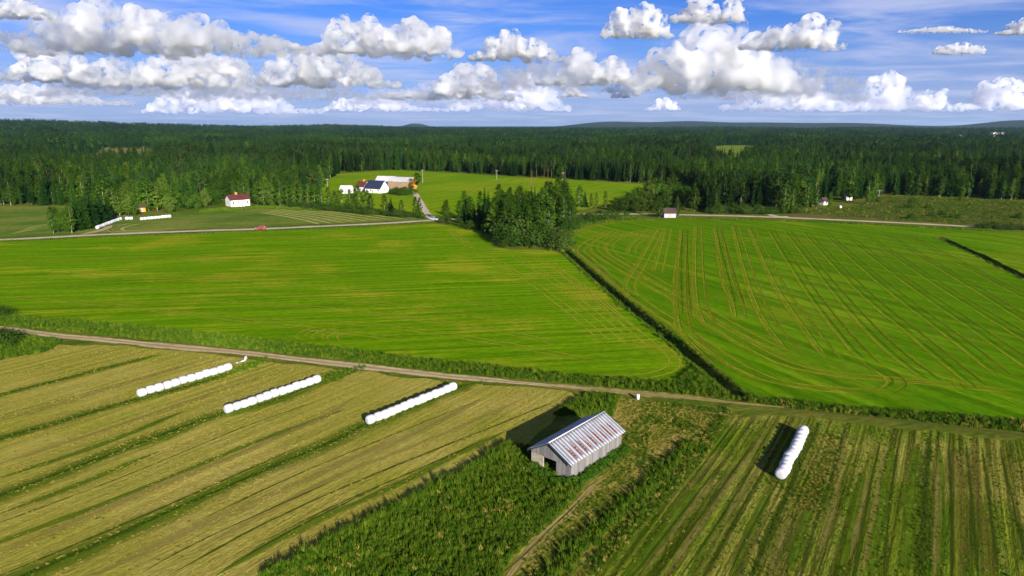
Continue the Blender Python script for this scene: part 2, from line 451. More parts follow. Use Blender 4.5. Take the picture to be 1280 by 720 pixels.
rb.add([(590, 473), (650, 479.5), (720, 485), (790, 491), (850, 496), (905, 502), (980, 510)], 3.4, .07, 1.5, .12, True, tl=22.0)
ln2 = Ribbons(); ln2.add([(840, 495), (920, 503), (1000, 512), (1100, 524), (1200, 535), (1290, 546), (1500, 575)], 3.6, .066, 1.5, .15, True); ln2.build('grassy_lane', M['grass_lane'])
rb.add([(760, 489), (800, 492), (850, 497), (905, 503)], 3.0, .085, 1.5, .1, True, tl=12.0)
rb.build('grassy_track', M['dirt_faint'])

# mown field: uncut bands, ditch lines and dry bands
green, dark, tan, brown = Ribbons(), Ribbons(), Ribbons(), Ribbons()
def line(rib, pts, w, z): return rib.add(pts, w, z)
L1 = [(-120, 530), (0, 494), (90, 471), (198, 444)]
L2 = [(-120, 586), (0, 549), (90, 523), (171, 499), (230, 484), (300, 462)]
L3 = [(-160, 676), (0, 620), (120, 575), (210, 541), (272, 519), (340, 502), (400, 477), (446, 462)]
L4 = [(-120, 786), (40, 716), (200, 645), (330, 588), (420, 550), (455, 532), (520, 508), (575, 484), (605, 476)]
for pts, w in ((L1, 3.4), (L2, 4.4), (L3, 5.6), (L4, 5.8)): line(green, pts, w, .040)
for pts, w in ((L1, .9), (L2, 1.2), (L3, 1.3), (L4, 1.2)): line(dark, pts, w, .052)
line(green, [(0, 598), (130, 555), (230, 515)], 2.2, .040)
line(green, [(0, 643), (110, 601), (200, 565)], 2.0, .040)
line(green, [(-60, 700), (150, 622), (300, 560), (430, 512)], 1.6, .040)
line(green, [(270, 720), (360, 668), (460, 622), (560, 574), (630, 540)], 2.2, .040)
line(green, [(300, 462), (318, 455), (328, 450)], 3.6, .041)
line(green, [(404, 476), (430, 467), (446, 463)], 4.4, .041)
for pts, w in (([(210, 720), (330, 655), (440, 605), (560, 556), (700, 500)], .6), ([(330, 676), (420, 632), (520, 588), (600, 553)], .5), ([(170, 720), (260, 672), (420, 600)], .45),
               ([(-40, 668), (150, 598), (300, 536), (400, 500)], .4), ([(0, 720), (200, 636), (380, 556)], .5), ([(250, 650), (380, 590), (500, 540), (600, 500)], .4), ([(0, 520), (150, 480), (250, 452)], .35), ([(280, 712), (380, 655), (480, 606)], .5)): line(dark, pts, w, .046)
for pts, w in (([(0, 527), (140, 486), (240, 455)], 2.4), ([(0, 580), (200, 515), (330, 470)], 2.0), ([(0, 690), (200, 607), (380, 533), (440, 500)], 2.4), ([(120, 720), (330, 622), (520, 540), (600, 500)], 3.0), ([(240, 690), (400, 606), (560, 540), (650, 500)], 1.6)): line(tan, pts, w, .043)
# right hand strips
D1 = [(940, 722), (962, 668), (983, 620), (1000, 576), (1016, 545), (1024, 528)]
D2 = [(1000, 722), (1022, 650), (1040, 597), (1050, 560), (1058, 535)]
D3 = [(1149, 722), (1154, 650), (1158, 600), (1163, 545)]
D4 = [(740, 714), (790, 655), (840, 607), (875, 560), (902, 522), (908, 512)]
for pts, w in ((D1, 1.6), (D2, .9), (D3, 1.4), (D4, 1.3)): line(dark, pts, w, .054)
for pts, w in (([(1190, 722), (1190, 640), (1186, 550)], .6), ([(1222, 722), (1216, 640), (1208, 555)], .7), ([(1248, 722), (1238, 640), (1228, 560)], .6), ([(1104, 722), (1112, 640), (1122, 560)], .5), ([(1066, 722), (1082, 640), (1100, 552)], .6), ([(1280, 690), (1262, 610), (1250, 560)], .5),
               ([(880, 722), (925, 640), (960, 580)], .5), ([(820, 722), (880, 640), (930, 570)], .5), ([(850, 722), (900, 650), (950, 570)], .4), ([(790, 722), (850, 645), (905, 575)], .5), ([(910, 722), (940, 660), (975, 600)], .4)): line(dark, pts, w, .048)
for pts, w in (([(785, 722), (840, 650), (878, 600)], 2.2), ([(860, 722), (905, 650), (955, 580)], 1.4), ([(912, 722), (945, 650), (966, 606)], 1.5), ([(985, 722), (1006, 660), (1020, 620)], 2.0), ([(1050, 722), (1066, 650), (1080, 590)], 1.5), ([(1086, 722), (1100, 640), (1116, 555)], 1.8), ([(1130, 722), (1138, 640), (1146, 555)], 2.6), ([(930, 560), (945, 545), (958, 532)], 2.0), ([(1172, 722), (1176, 640), (1174, 555)], 1.0)): line(green, pts, w, .041)
for pts, w in (([(830, 722), (880, 650), (940, 565), (955, 535)], 1.2), ([(880, 690), (920, 630), (965, 560)], 1.0), ([(1020, 700), (1040, 640), (1050, 590), (1056, 545)], 1.3), ([(1075, 722), (1092, 640), (1105, 560)], 1.0), ([(1062, 700), (1076, 640), (1086, 590)], .9), ([(1168, 722), (1170, 650), (1172, 580)], 1.2), ([(960, 722), (975, 680), (990, 640)], 1.2), ([(800, 722), (850, 655), (900, 590)], .9)): line(tan, pts, w, .044)
for pts, w in (([(1008, 640), (1028, 590), (1040, 545)], 3.4), ([(1200, 722), (1200, 640), (1196, 560)], 3.2), ([(1232, 722), (1226, 640), (1216, 560)], 2.6)): line(brown, pts, w, .042)
# bare rut below the barn
rut = Ribbons(); line(rut, [(620, 740), (635, 722), (670, 678), (705, 645), (740, 610), (757, 597)], 1.2, .043); rut.build('worn_path', M['dirt_faint'])
line(dark, [(622, 722), (660, 690), (700, 650), (735, 617)], .35, .052)
green.build('uncut_grass_band', M['band_green']); dark.build('furrow', M['band_dark']); tan.build('dry_stubble_band', M['band_tan']); brown.build('weedy_band', M['band_brown'])

# wheel lines of the striped field, traced in the photograph and laid on the ground
def zp(l): return [(700 + x / 2.207, 260 + y / 2.207) for x, y in l]
T_pale = [[(345, 55), (335, 180), (340, 300), (360, 350), (450, 440)], [(383, 50), (385, 180), (395, 270), (420, 330)], [(437, 50), (460, 180), (490, 260), (500, 310)], [(485, 50), (530, 200), (580, 310), (650, 400)],
          [(530, 55), (600, 200), (690, 330), (760, 420)], [(300, 55), (285, 120), (270, 180)], [(280, 55), (230, 150), (195, 210), (210, 250)], [(255, 55), (205, 105), (200, 130)], [(230, 60), (150, 90), (140, 120), (200, 160), (400, 280), (560, 370), (650, 410)],
          [(160, 60), (95, 105), (140, 150), (300, 240), (420, 320), (560, 400), (700, 450), (1000, 480), (1280, 510)], [(130, 65), (60, 110), (80, 140), (200, 240), (350, 340), (500, 440), (650, 490), (900, 510)], [(20, 100), (40, 70), (160, 40), (400, 40), (700, 55), (1000, 70)]]
T_dark = [[(585, 60), (690, 220), (800, 360), (880, 440)], [(630, 62), (760, 220), (900, 370), (1040, 480)], [(680, 65), (830, 220), (1000, 360), (1160, 490)], [(730, 65), (900, 210), (1100, 360), (1240, 470)],
          [(780, 65), (960, 200), (1180, 350), (1400, 500)], [(840, 70), (1050, 210), (1280, 350), (1400, 420)], [(900, 72), (1150, 220), (1280, 300), (1400, 370)], [(960, 75), (1280, 240), (1400, 300)], [(345, 60), (345, 180), (352, 300)], [(437, 55), (472, 180), (500, 270)], [(1120, 480), (1135, 500), (1180, 505)], [(880, 440), (930, 470), (935, 490), (900, 510)]]
pale, drk = Ribbons(), Ribbons()
def tram(rib, pts, gap, w, z):
    c = catmull([at(*q) for q in pts], 3.0)
    d = np.gradient(c, axis=0); d /= np.hypot(d[:, 0], d[:, 1])[:, None]
    nrm = np.stack([-d[:, 1], d[:, 0]], 1)
    for s in (-1, 1): rib.add(list((c + nrm * gap / 2 * s)[::2]), w, z, 2.5, .08, True, True)
for k, t in enumerate(T_pale): tram(pale, zp(t), 2.1, .75, .036 + .001 * k)
for k, t in enumerate(T_dark): tram(drk, zp(t), 1.9, .55, .104 + .001 * k)
soft = Ribbons()
for k, t in enumerate(T_pale + T_dark):
    c0 = [at(*q)[:2] for q in zp(t)]
    for o_ in (-1.9, 1.1): soft.add([q + np.array([o_, .3]) for q in c0], 1.5, .066 + .001 * k, 2.5, .1, True, True)
soft.build('faded_wheel_tracks', M['track_soft'])
for k, t in enumerate(T_pale[:5]): tram(drk, [(x + 1.2, y) for x, y in zp(t)], 2.0, .35, .100 + .001 * k)
# turns and streaks of the plain green field
for pts in ([(610, 320), (660, 350), (720, 395), (760, 430)], [(640, 318), (690, 350), (740, 390), (800, 440)], [(660, 316), (720, 352), (780, 402), (830, 445)], [(560, 285), (575, 300), (600, 312), (640, 318)], [(700, 470), (780, 472), (830, 465), (845, 450), (820, 430)],
            [(565, 290), (580, 300), (585, 310)], [(390, 425), (375, 420), (390, 412), (420, 409)], [(405, 427), (395, 421), (410, 413), (440, 410)], [(420, 428), (415, 421), (430, 414), (455, 412)], [(0, 371), (120, 380), (260, 395), (380, 410), (520, 425)], [(0, 330), (200, 322), (420, 330)], [(0, 350), (180, 345), (420, 360), (640, 385)],
            [(200, 372), (400, 385), (600, 410), (700, 430)], [(300, 400), (450, 405), (600, 425), (760, 455)], [(100, 362), (300, 366), (520, 384), (680, 410)], [(690, 330), (740, 372), (800, 420)]): tram(pale, pts, 1.9, .8, .038 + R.random() * .01)
wr = Ribbons()
for k in range(9):
    t = k / 8
    a = (362 - 40 * t, 256.5 + 9 * t); b = (520 - 120 * t, 273 + 7.5 * t)
    wr.add([a, ((a[0] + b[0]) / 2 + 6, (a[1] + b[1]) / 2 - .6), b], 3.4, .05 + .001 * k, 3)
for pts in ([(165, 279), (150, 281.5), (138, 286), (150, 290), (210, 288)], [(160, 280), (146, 283), (135, 287.5), (144, 291)], [(180, 279), (164, 282), (152, 286), (165, 288.5), (230, 285)], [(30, 286), (55, 281), (70, 279)], [(20, 290), (50, 284), (75, 282)], [(10, 293), (45, 287), (72, 285)]): wr.add(pts, 2.6, .06, 2)
for pts in ([(595, 240), (620, 228), (632, 222.5)], [(612, 240), (634, 228), (645, 223)], [(640, 236), (650, 228), (656, 223.5)], [(580, 244), (600, 231), (612, 222)]): pale.add(pts, 2.2, .05, 4)
wr.build('windrow', M['windrow']); pale.build('pale_wheel_tracks', M['track_pale']); drk.build('dark_wheel_tracks', M['track_dark'])

# ---------------------------------------------------------------- foliage meshes
def leaf_quads(c, s, nrm_bias=None, r=rng):
    """n quads at centres c with sizes s, randomly turned"""
    n = len(c)
    a = r.normal(size=(n, 3)); a /= np.linalg.norm(a, axis=1)[:, None]
    if nrm_bias is not None:
        a = a * .75 + nrm_bias; a /= np.linalg.norm(a, axis=1)[:, None]
    t = r.normal(size=(n, 3)); u = np.cross(a, t); u /= np.linalg.norm(u, axis=1)[:, None]
    w = np.cross(a, u)
    s = np.asarray(s)[:, None]
    el = r.uniform(.55, 1.0, (n, 1))
    v = np.stack([c - u * s, c + w * s * el * .7, c + u * s, c - w * s * el * .7], 1).reshape(-1, 3)
    f = np.arange(n * 4).reshape(n, 4)
    return v, f

def tube_np(p0, p1, r0, r1, n=6):
    m = MB(); m.tube(p0, p1, r0, r1, n); return m.v, m.f

def crown_spruce(h, rad, levels, br, seed, start=.06):
    r = np.random.default_rng(seed); v = []; f = []
    for k in range(levels):
        t = k / levels
        z = h * (start + (1 - start) * t)
        rr = rad * (1 - t) ** .8 * r.uniform(.75, 1.15) + .12
        nb = max(4, int(br * (1 - .5 * t)))
        for a in np.arange(nb) * 2 * math.pi / nb + r.uniform(0, 6):
            a += r.normal(0, .2); L = rr * r.uniform(.6, 1.15); wd = L * .30 + .16
            d = np.array([math.cos(a), math.sin(a), 0]); s = np.array([-d[1], d[0], 0])
            z0 = z + .1 * L; dr = -.32 * L
            b = len(v)
            p = np.array([0, 0, z0]); mid = d * L * .55 + [0, 0, z0 + dr * .35]; tip = d * L + [0, 0, z0 + dr]
            v += [p, mid + s * wd, tip, mid - s * wd]; f.append((b, b + 1, b + 2, b + 3))
            b = len(v); dn = np.array([0, 0, -.28 * L - .12])
            v += [p + d * L * .25, tip, mid + dn + d * L * .2 + s * wd * .4, mid + dn * 1.1 - d * L * .15 - s * wd * .3]; f.append((b, b + 1, b + 2, b + 3))
    b = len(v); v += [(0, 0, h * 1.04), (.12, .05, h * .95), (0, 0, h * .9), (-.12, -.05, h * .95)]; f.append((b, b + 1, b + 2, b + 3))
    return np.array(v), f

def crown_blob(h, base, rx, nclump, per, leaf, seed, top=.62, flat=1.0, lean=.0):
    """an uneven leafy crown: many clumps of leaf faces spread through an egg-shaped volume"""
    r = np.random.default_rng(seed); cs = []; nb = []; ss = []
    hh = h - base
    for k in range(nclump):
        t = (k + r.uniform(0, 1)) / nclump
        prof = (math.sin(math.pi * min(1, t / (2 * (1 - top) if t < (1 - top) else 1))) if t < (1 - top) else math.cos((t - (1 - top)) / top * math.pi / 2) ** .7)
        prof = max(.12, prof)
        a = r.uniform(0, 2 * math.pi); rr = rx * prof * math.sqrt(r.uniform(.12, 1.0)) * r.uniform(.8, 1.12)
        c = np.array([math.cos(a) * rr + lean * t, math.sin(a) * rr * flat, base + t * hh])
        sp = r.uniform(.28, .5) * rx * .62
        n = int(per * r.uniform(.6, 1.3))
        q = r.normal(size=(n, 3)) * sp * np.array([1, 1, .75]) * .75 + c
        cs.append(q)
        o = (q - np.array([0, 0, base + hh * .4])); o /= np.linalg.norm(o, axis=1)[:, None] + 1e-6
        nb.append(o * .8 + np.array([0, 0, .25])); ss.append(r.uniform(.6, 1.25, n) * leaf)
    return leaf_quads(np.concatenate(cs), np.concatenate(ss), np.concatenate(nb), r)

def trunk_mb(h, r0, r1, seed, limbs=0, base=0.4, spread=1.6, sway=.15):
    r = random.Random(seed); m = MB(); p = Vector((0, 0, -.3)); n = 5; x = y = 0
    pts = [p]
    for k in range(1, n + 1):
        x += r.uniform(-sway, sway); y += r.uniform(-sway, sway); pts.append(Vector((x, y, h * k / n)))
    for k in range(n): m.tube(pts[k], pts[k + 1], r0 + (r1 - r0) * k / n, r0 + (r1 - r0) * (k + 1) / n, 6)
    for k in range(limbs):
        t = r.uniform(base, .92); i = min(n - 1, int(t * n)); q = pts[i].lerp(pts[i + 1], t * n - i)
        a = r.uniform(0, 6.28); L = spread * r.uniform(.6, 1.1) * (1.2 - t)
        m.tube(q, q + Vector((math.cos(a) * L, math.sin(a) * L, L * .7)), r0 * .35 * (1.1 - t), .02, 4)
    return m

KINDS = {}
def make_kind(kind, cat, cm, tm, builds):
    KINDS[kind] = []
    for (cv, cf), tmb in builds:
        me = bpy.data.meshes.new('crown'); me.from_pydata([tuple(map(float, q)) for q in cv], [], [tuple(map(int, q)) for q in cf]); me.materials.append(M[cm])
        mt = bpy.data.meshes.new('trunk'); mt.from_pydata(tmb.v, [], tmb.f); mt.materials.append(M[tm]); mt.polygons.foreach_set('use_smooth', np.ones(len(mt.polygons), bool))
        # one joined mesh for the far-off wood
        b = len(cv)
        mj = bpy.data.meshes.new('wood_' + kind)
        mj.from_pydata([tuple(map(float, q)) for q in cv] + tmb.v, [], [tuple(map(int, q)) for q in cf] + [tuple(i + b for i in q) for q in tmb.f])
        mj.materials.append(M[cm]); mj.materials.append(M[tm])
        mj.polygons.foreach_set('material_index', np.array([0] * len(cf) + [1] * len(tmb.f), np.int32))
        KINDS[kind].append((me, mt, mj))
make_kind('spruce', 'tree', 'spruce', 'bark', [(crown_spruce(17, 2.3, 30, 10, 1), trunk_mb(16, .20, .03, 1)), (crown_spruce(18, 2.0, 32, 9, 2, .10), trunk_mb(17, .20, .03, 2)), (crown_spruce(15, 2.6, 28, 11, 3, .03), trunk_mb(14, .2, .03, 3))])
make_kind('pine', 'tree', 'pine', 'pine_bark', [(crown_blob(17, 7.0, 2.3, 34, 28, .42, 11, .55), trunk_mb(15.5, .15, .05, 4, 8, .55, 2.0)), (crown_blob(18, 8.0, 2.1, 34, 28, .42, 12, .6), trunk_mb(16.5, .14, .05, 5, 7, .6, 1.8)), (crown_blob(15, 5.5, 2.4, 34, 28, .42, 13, .5), trunk_mb(13.5, .2, .06, 6, 9, .5, 2.1))])
make_kind('birch', 'tree', 'birch', 'birch_bark', [(crown_blob(15, 1.8, 2.3, 60, 30, .34, 21, .66), trunk_mb(14, .12, .03, 7, 10, .3, 1.7)), (crown_blob(16.5, 2.4, 2.1, 64, 30, .34, 22, .68), trunk_mb(15.5, .12, .03, 8, 10, .3, 1.6)), (crown_blob(13, 1.2, 2.4, 56, 30, .34, 23, .62), trunk_mb(12, .12, .03, 9, 10, .3, 1.8))])
make_kind('alder', 'tree', 'grove', 'bark', [(crown_blob(15, .9, 2.5, 78, 34, .27, 24, .60), trunk_mb(13.5, .14, .03, 16, 10, .3, 1.8)), (crown_blob(16.5, 1.4, 2.2, 78, 34, .27, 25, .66), trunk_mb(15, .14, .03, 17, 10, .3, 1.6)), (crown_blob(13, .7, 2.7, 74, 34, .27, 26, .55), trunk_mb(11.5, .14, .03, 18, 10, .3, 1.9))])
make_kind('broadleaf', 'tree', 'broad', 'bark', [(crown_blob(9.5, 1.2, 3.3, 64, 40, .30, 31, .55), trunk_mb(7.5, .2, .05, 10, 9, .25, 3.2)), (crown_blob(8.5, .8, 3.0, 60, 40, .30, 32, .5, .85), trunk_mb(6.5, .2, .05, 11, 9, .25, 3.0)), (crown_blob(11, 1.4, 3.0, 66, 40, .30, 33, .6), trunk_mb(9, .2, .05, 12, 9, .3, 2.8))])
make_kind('shrub', 'shrub', 'shrub', 'bark', [(crown_blob(2.6, .1, 1.7, 44, 40, .12, 41, .6), trunk_mb(1.6, .05, .02, 13, 6, .1, 1.6, .05)), (crown_blob(3.2, .1, 1.5, 44, 40, .12, 42, .65), trunk_mb(2.2, .05, .02, 14, 6, .1, 1.4, .05)), (crown_blob(2.0, .05, 1.9, 44, 40, .12, 43, .55), trunk_mb(1.2, .05, .02, 15, 6, .1, 1.7, .05))])
# lighter meshes for the distance
def lo_mesh(name, cvf, cm):
    me = bpy.data.meshes.new(name); me.from_pydata([tuple(map(float, q)) for q in cvf[0]], [], [tuple(map(int, q)) for q in cvf[1]]); me.materials.append(M[cm]); return me
LO = [lo_mesh('wood_spruce_far', crown_spruce(16, 2.6, 11, 7, 51), 'spruce'), lo_mesh('wood_pine_far', crown_blob(16, 5, 2.6, 14, 8, .9, 52, .6), 'pine'), lo_mesh('wood_birch_far', crown_blob(14, 2.5, 2.6, 16, 8, .85, 53, .6), 'birch')]

NAMES = {'alder': 'leafy_tree', 'spruce': 'spruce_tree', 'pine': 'pine_tree', 'birch': 'birch_tree', 'broadleaf': 'broadleaf_tree', 'shrub': 'shrub'}
def tree(kind, x, y, s, label, group, z=None, sxy=1.0, var=None):
    k = R.randrange(3) if var is None else var
    me, mt, _ = KINDS[kind][k]
    e = empty(NAMES[kind], (x, y, float(hgt(x, y)) if z is None else z), R.uniform(0, 6.28))
    e.scale = (s * sxy, s * sxy, s)
    tag(e, label, 'shrub' if kind == 'shrub' else 'tree', group)
    for nm, m in (('crown', me), ('trunk' if kind != 'shrub' else 'stem', mt)):
        o = bpy.data.objects.new(nm, m); C.objects.link(o); o.parent = e
    return e

def scatter(name, pts, scl, rot, pid, protos, kind='stuff', tilt=0.0):
    """one object whose points carry instances of the given meshes"""
    n = len(pts)
    me = bpy.data.meshes.new(name); me.from_pydata([tuple(map(float, q)) for q in pts], [], [])
    a = me.attributes.new('scl', 'FLOAT_VECTOR', 'POINT'); a.data.foreach_set('vector', np.asarray(scl, np.float32).ravel())
    rr = np.zeros((n, 3), np.float32); rr[:, 2] = rot; rr[:, :2] = rng.normal(0, tilt, (n, 2)) if tilt else 0
    a = me.attributes.new('rot', 'FLOAT_VECTOR', 'POINT'); a.data.foreach_set('vector', rr.ravel())
    a = me.attributes.new('pid', 'INT', 'POINT'); a.data.foreach_set('value', np.asarray(pid, np.int32))
    o = bpy.data.objects.new(name, me); C.objects.link(o)
    t = bpy.data.node_groups.new(name, 'GeometryNodeTree')
    t.interface.new_socket('Geometry', in_out='INPUT', socket_type='NodeSocketGeometry'); t.interface.new_socket('Geometry', in_out='OUTPUT', socket_type='NodeSocketGeometry')
    gi, go = t.nodes.new('NodeGroupInput'), t.nodes.new('NodeGroupOutput')
    def attr(nm, ty):
        q = t.nodes.new('GeometryNodeInputNamedAttribute'); q.data_type = ty; q.inputs[0].default_value = nm; return q.outputs[0]
    sc, ro, pi = attr('scl', 'FLOAT_VECTOR'), attr('rot', 'FLOAT_VECTOR'), attr('pid', 'INT')
    e2r = t.nodes.new('FunctionNodeEulerToRotation'); t.links.new(ro, e2r.inputs[0])
    j = t.nodes.new('GeometryNodeJoinGeometry')
    for k, m in enumerate(protos):
        po = bpy.data.objects.new(m.name + '_source', m)       # mesh data for the instances, not linked to the scene
        oi = t.nodes.new('GeometryNodeObjectInfo'); oi.inputs['Object'].default_value = po; oi.inputs['As Instance'].default_value = True
        cmp = t.nodes.new('FunctionNodeCompare'); cmp.data_type = 'INT'; cmp.operation = 'EQUAL'
        ii = [s for s in cmp.inputs if s.type == 'INT']; t.links.new(pi, ii[0]); ii[1].default_value = k
        ip = t.nodes.new('GeometryNodeInstanceOnPoints')
        t.links.new(gi.outputs[0], ip.inputs['Points']); t.links.new(oi.outputs['Geometry'], ip.inputs['Instance']); t.links.new(cmp.outputs[0], ip.inputs['Selection'])
        t.links.new(e2r.outputs[0], ip.inputs['Rotation']); t.links.new(sc, ip.inputs['Scale'])
        t.links.new(ip.outputs[0], j.inputs[0])
    t.links.new(j.outputs[0], go.inputs[0])
    md = o.modifiers.new('scatter', 'NODES'); md.node_group = t
    return tag(o, kind=kind)

# ---------------------------------------------------------------- forest
def in_poly(x, y, poly):
    x = np.asarray(x); y = np.asarray(y); c = np.zeros(x.shape, bool); n = len(poly); j = n - 1
    for i in range(n):
        (xi, yi), (xj, yj) = poly[i], poly[j]
        with np.errstate(divide='ignore', invalid='ignore'):
            c ^= ((yi > y) != (yj > y)) & (x < (xj - xi) * (y - yi) / (yj - yi + 1e-12) + xi)
        j = i
    return c
FRONT = np.array([(-700, 263), (0, 257.5), (85, 257), (110, 263), (150, 264), (230, 262), (262, 257), (330, 253), (345, 255), (400, 258), (404, 229), (422, 216.5), (460, 213.6), (500, 212.4), (560, 215), (640, 220), (740, 225.5), (800, 229), (868, 232), (872, 262), (880, 265), (960, 267), (990, 265), (1015, 261), (1062, 258), (1085, 247), (1110, 243.5), (1200, 247.5), (1280, 250.5), (1900, 262)])
CLEAR = [[(890, 209), (884, 183), (905, 181), (944, 181), (952, 186), (938, 194), (925, 209)], [(126, 205), (124, 188), (150, 186.5), (190, 187), (196, 193), (190, 205)], [(58, 206), (60, 195.5), (130, 191), (205, 193.5), (210, 206)], [(1172, 176), (1180, 169.8), (1290, 170), (1290, 176)], [(1010, 262), (1015, 249), (1045, 247), (1062, 252), (1066, 262)], [(272, 262), (274, 250), (318, 247), (322, 262)]]
def forest_points(r0, r1, cell, seed, amax=.86):
    r = np.random.default_rng(seed)
    n = int(amax * (r1 * r1 - r0 * r0) / cell)
    rad = np.sqrt(r.uniform(r0 * r0, r1 * r1, n)); a = r.uniform(-amax, amax, n)
    x, y = rad * np.sin(a), rad * np.cos(a)
    u, v = px_of(x, y, 0.0)
    ok = v < np.interp(u, FRONT[:, 0], FRONT[:, 1])
    ju, jv = r.normal(0, 2.5, n), r.normal(0, .8, n)
    for c in CLEAR: ok &= ~in_poly(u + ju, v + jv, c)
    return x[ok], y[ok], u[ok], v[ok]
fx, fy, fu, fv = [np.concatenate(q) for q in zip(forest_points(250, 720, 20, 1), forest_points(720, 2000, 55, 2), forest_points(2000, 5200, 260, 3))]
fr = np.hypot(fx, fy)
def vnoise(x, y, s, o=0.0): return np.array([noise.noise((a / s + o, b / s - o, o)) for a, b in zip(x, y)])
kn = vnoise(fx, fy, 110, 3.3) + .5 * vnoise(fx, fy, 30, 9.1) + rng.normal(0, .22, len(fx))
kindi = np.where(kn > np.where(fr > 750, .52, .22), 2, np.where(kn < -.42, 1, 0))                # 0 spruce, 1 pine, 2 birch
lf = (fu < 430) & (fv > 236) & (rng.random(len(fx)) < .45); kindi[lf] = 2
rf_ = (fu > 840) & (fv > 240) & (rng.random(len(fx)) < .3); kindi[rf_] = 2
pin = in_poly(fu, fv, [(190, 240), (190, 205), (250, 205), (250, 240)]); kindi[pin & (rng.random(len(fx)) < .7)] = 1
# broadleaf fringe near the road on the right is birch
fs = rng.uniform(.62, 1.15, len(fx)) * (1 + .22 * vnoise(fx, fy, 120, 5.5))
fs = np.where(kindi == 2, fs * .95, fs)
# leave room around the buildings in the trees
order = np.argsort(fr)
inview = (fu > -10) & (fu < 1290)
single = np.zeros(len(fx), bool)
LIM = {0: 235, 1: 90, 2: 190}
for k in range(3):
    # trees along the visible edges first: the nearest ones in each direction
    sel = [i for i in order if kindi[i] == k and inview[i]][:LIM[k]]
    single[sel] = True
KN = ['spruce', 'pine', 'birch']
def area(u, v):
    if u < 262: return 'left of the white house'
    if u < 404: return 'between the white house and the farm'
    if v < 236 and u < 872: return 'behind the farm field'
    if u < 990: return 'beyond the small grey shed'
    return 'behind the scrubby meadow on the right'
LOOK = {'alder': 'dark columnar leafy tree', 'spruce': 'dark narrow spruce', 'pine': 'high crowned bare stemmed pine', 'birch': 'light green white stemmed birch'}
for i in np.where(single)[0]:
    k = KN[kindi[i]]; ar = area(fu[i], fv[i])
    if k == 'birch' and R.random() < .45: k = 'alder'
    tree(k, fx[i], fy[i], fs[i], f'{LOOK[k]} in the forest edge {ar}', f'{k} trees in the forest edge {ar}', sxy=R.uniform(.9, 1.15))
far = fr > 1100
rest = ~single
pts = np.stack([fx, fy, hgt(fx, fy, False)], 1)[rest]
pid = np.where(far, 9 + kindi, kindi * 3 + rng.integers(0, 3, len(fx)))
pid = np.where(~far & (rng.random(len(fx)) < np.where(kindi == 2, .5, .10)), 12 + rng.integers(0, 3, len(fx)), pid)[rest]
wide = np.where(fr > 2000, 2.1, np.where(fr > 720, 1.35, 1.0)) * rng.uniform(.9, 1.15, len(fx))
scl = np.stack([fs * wide, fs * wide, fs * np.where(fr > 2000, 1.1, 1.0)], 1)[rest]
protos = [KINDS[k][j][2] for k in KN for j in range(3)] + LO + [KINDS['alder'][j][2] for j in range(3)]
tag(scatter('forest', pts, scl, rng.uniform(0, 6.28, len(pts)), pid, protos), 'dark mixed forest of spruce, pine and birch reaching to the horizon', 'forest')

# ---------------------------------------------------------------- trees one can tell apart
def put(kind, x, y, hpx, label, group=None, sxy=1.0, var=None):
    """tree with its foot at a pixel of the photo and a height in pixels"""
    p = at(x, y); hm = hpx * mpp(p) / .985
    base = {'spruce': (17.7, 18.7, 15.6), 'pine': (17, 18, 15), 'birch': (15.3, 16.8, 13.3), 'broadleaf': (9.6, 8.6, 11), 'shrub': (2.7, 3.3, 2.1)}[kind]
    k = R.randrange(3) if var is None else var
    return tree(kind, p[0], p[1], hm / base[k], label, group, None, sxy, k)

GROVE = [(541, 275.8), (550, 278.5), (575, 281), (598, 287), (618, 300), (640, 304), (690, 304), (708, 300), (716, 286), (716, 272), (690, 271.5), (620, 274.5), (560, 276)]
gw = [at(*q)[:2] for q in GROVE]
gx0, gx1 = min(q[0] for q in gw), max(q[0] for q in gw); gy0, gy1 = min(q[1] for q in gw), max(q[1] for q in gw)
def pickk(o):
    q = R.random()
    for k, w in o:
        q -= w
        if q <= 0: return k
    return o[-1][0]
pl = []
tries = 0
while len(pl) < 92 and tries < 9000:
    tries += 1
    x, y = R.uniform(gx0, gx1), R.uniform(gy0, gy1)
    if not in_poly(np.array([x]), np.array([y]), gw)[0]: continue
    if any((x - a) ** 2 + (y - b) ** 2 < 3.0 ** 2 for a, b in pl): continue
    pl.append((x, y))
for x, y in pl:
    u, v = px_of(x, y)
    k = pickk((('alder', .50), ('spruce', .30), ('birch', .20)))
    tall = np.interp(u, [541, 575, 600, 640, 665, 700, 716], [8.5, 12.5, 14, 15.5, 16.5, 19.5, 12])
    tall *= R.uniform(.70, 1.04)
    tree(k, x, y, tall / (17.2 if k == 'spruce' else 15), {'alder': 'dark columnar leafy tree in the grove between the two green fields', 'spruce': 'dark spruce in the grove between the two green fields', 'birch': 'light green birch in the grove between the two green fields'}[k], f'{k} trees of the grove between the fields', sxy=R.uniform(.95, 1.2))
# shrubs round the foot of the grove
for (u, v, hpx) in [(628, 305, 20), (640, 308, 24), (652, 307, 18), (665, 308, 22), (676, 306, 24), (690, 309, 22), (700, 311, 18), (704, 306, 22), (622, 302, 18), (647, 303, 30), (684, 303, 26), (712, 292, 14), (716, 286, 12), (606, 292, 12), (590, 287, 11), (575, 283, 10), (562, 280, 9), (553, 279, 8), (660, 302, 30), (630, 300, 30)]:
    put('shrub', u, v, hpx, 'bushy willow shrub at the foot of the grove between the fields', 'shrubs at the foot of the grove', 1.15)
put('shrub', 629, 309.5, 9, 'pale low shrub at the front left foot of the grove', None, 1.2, 0)
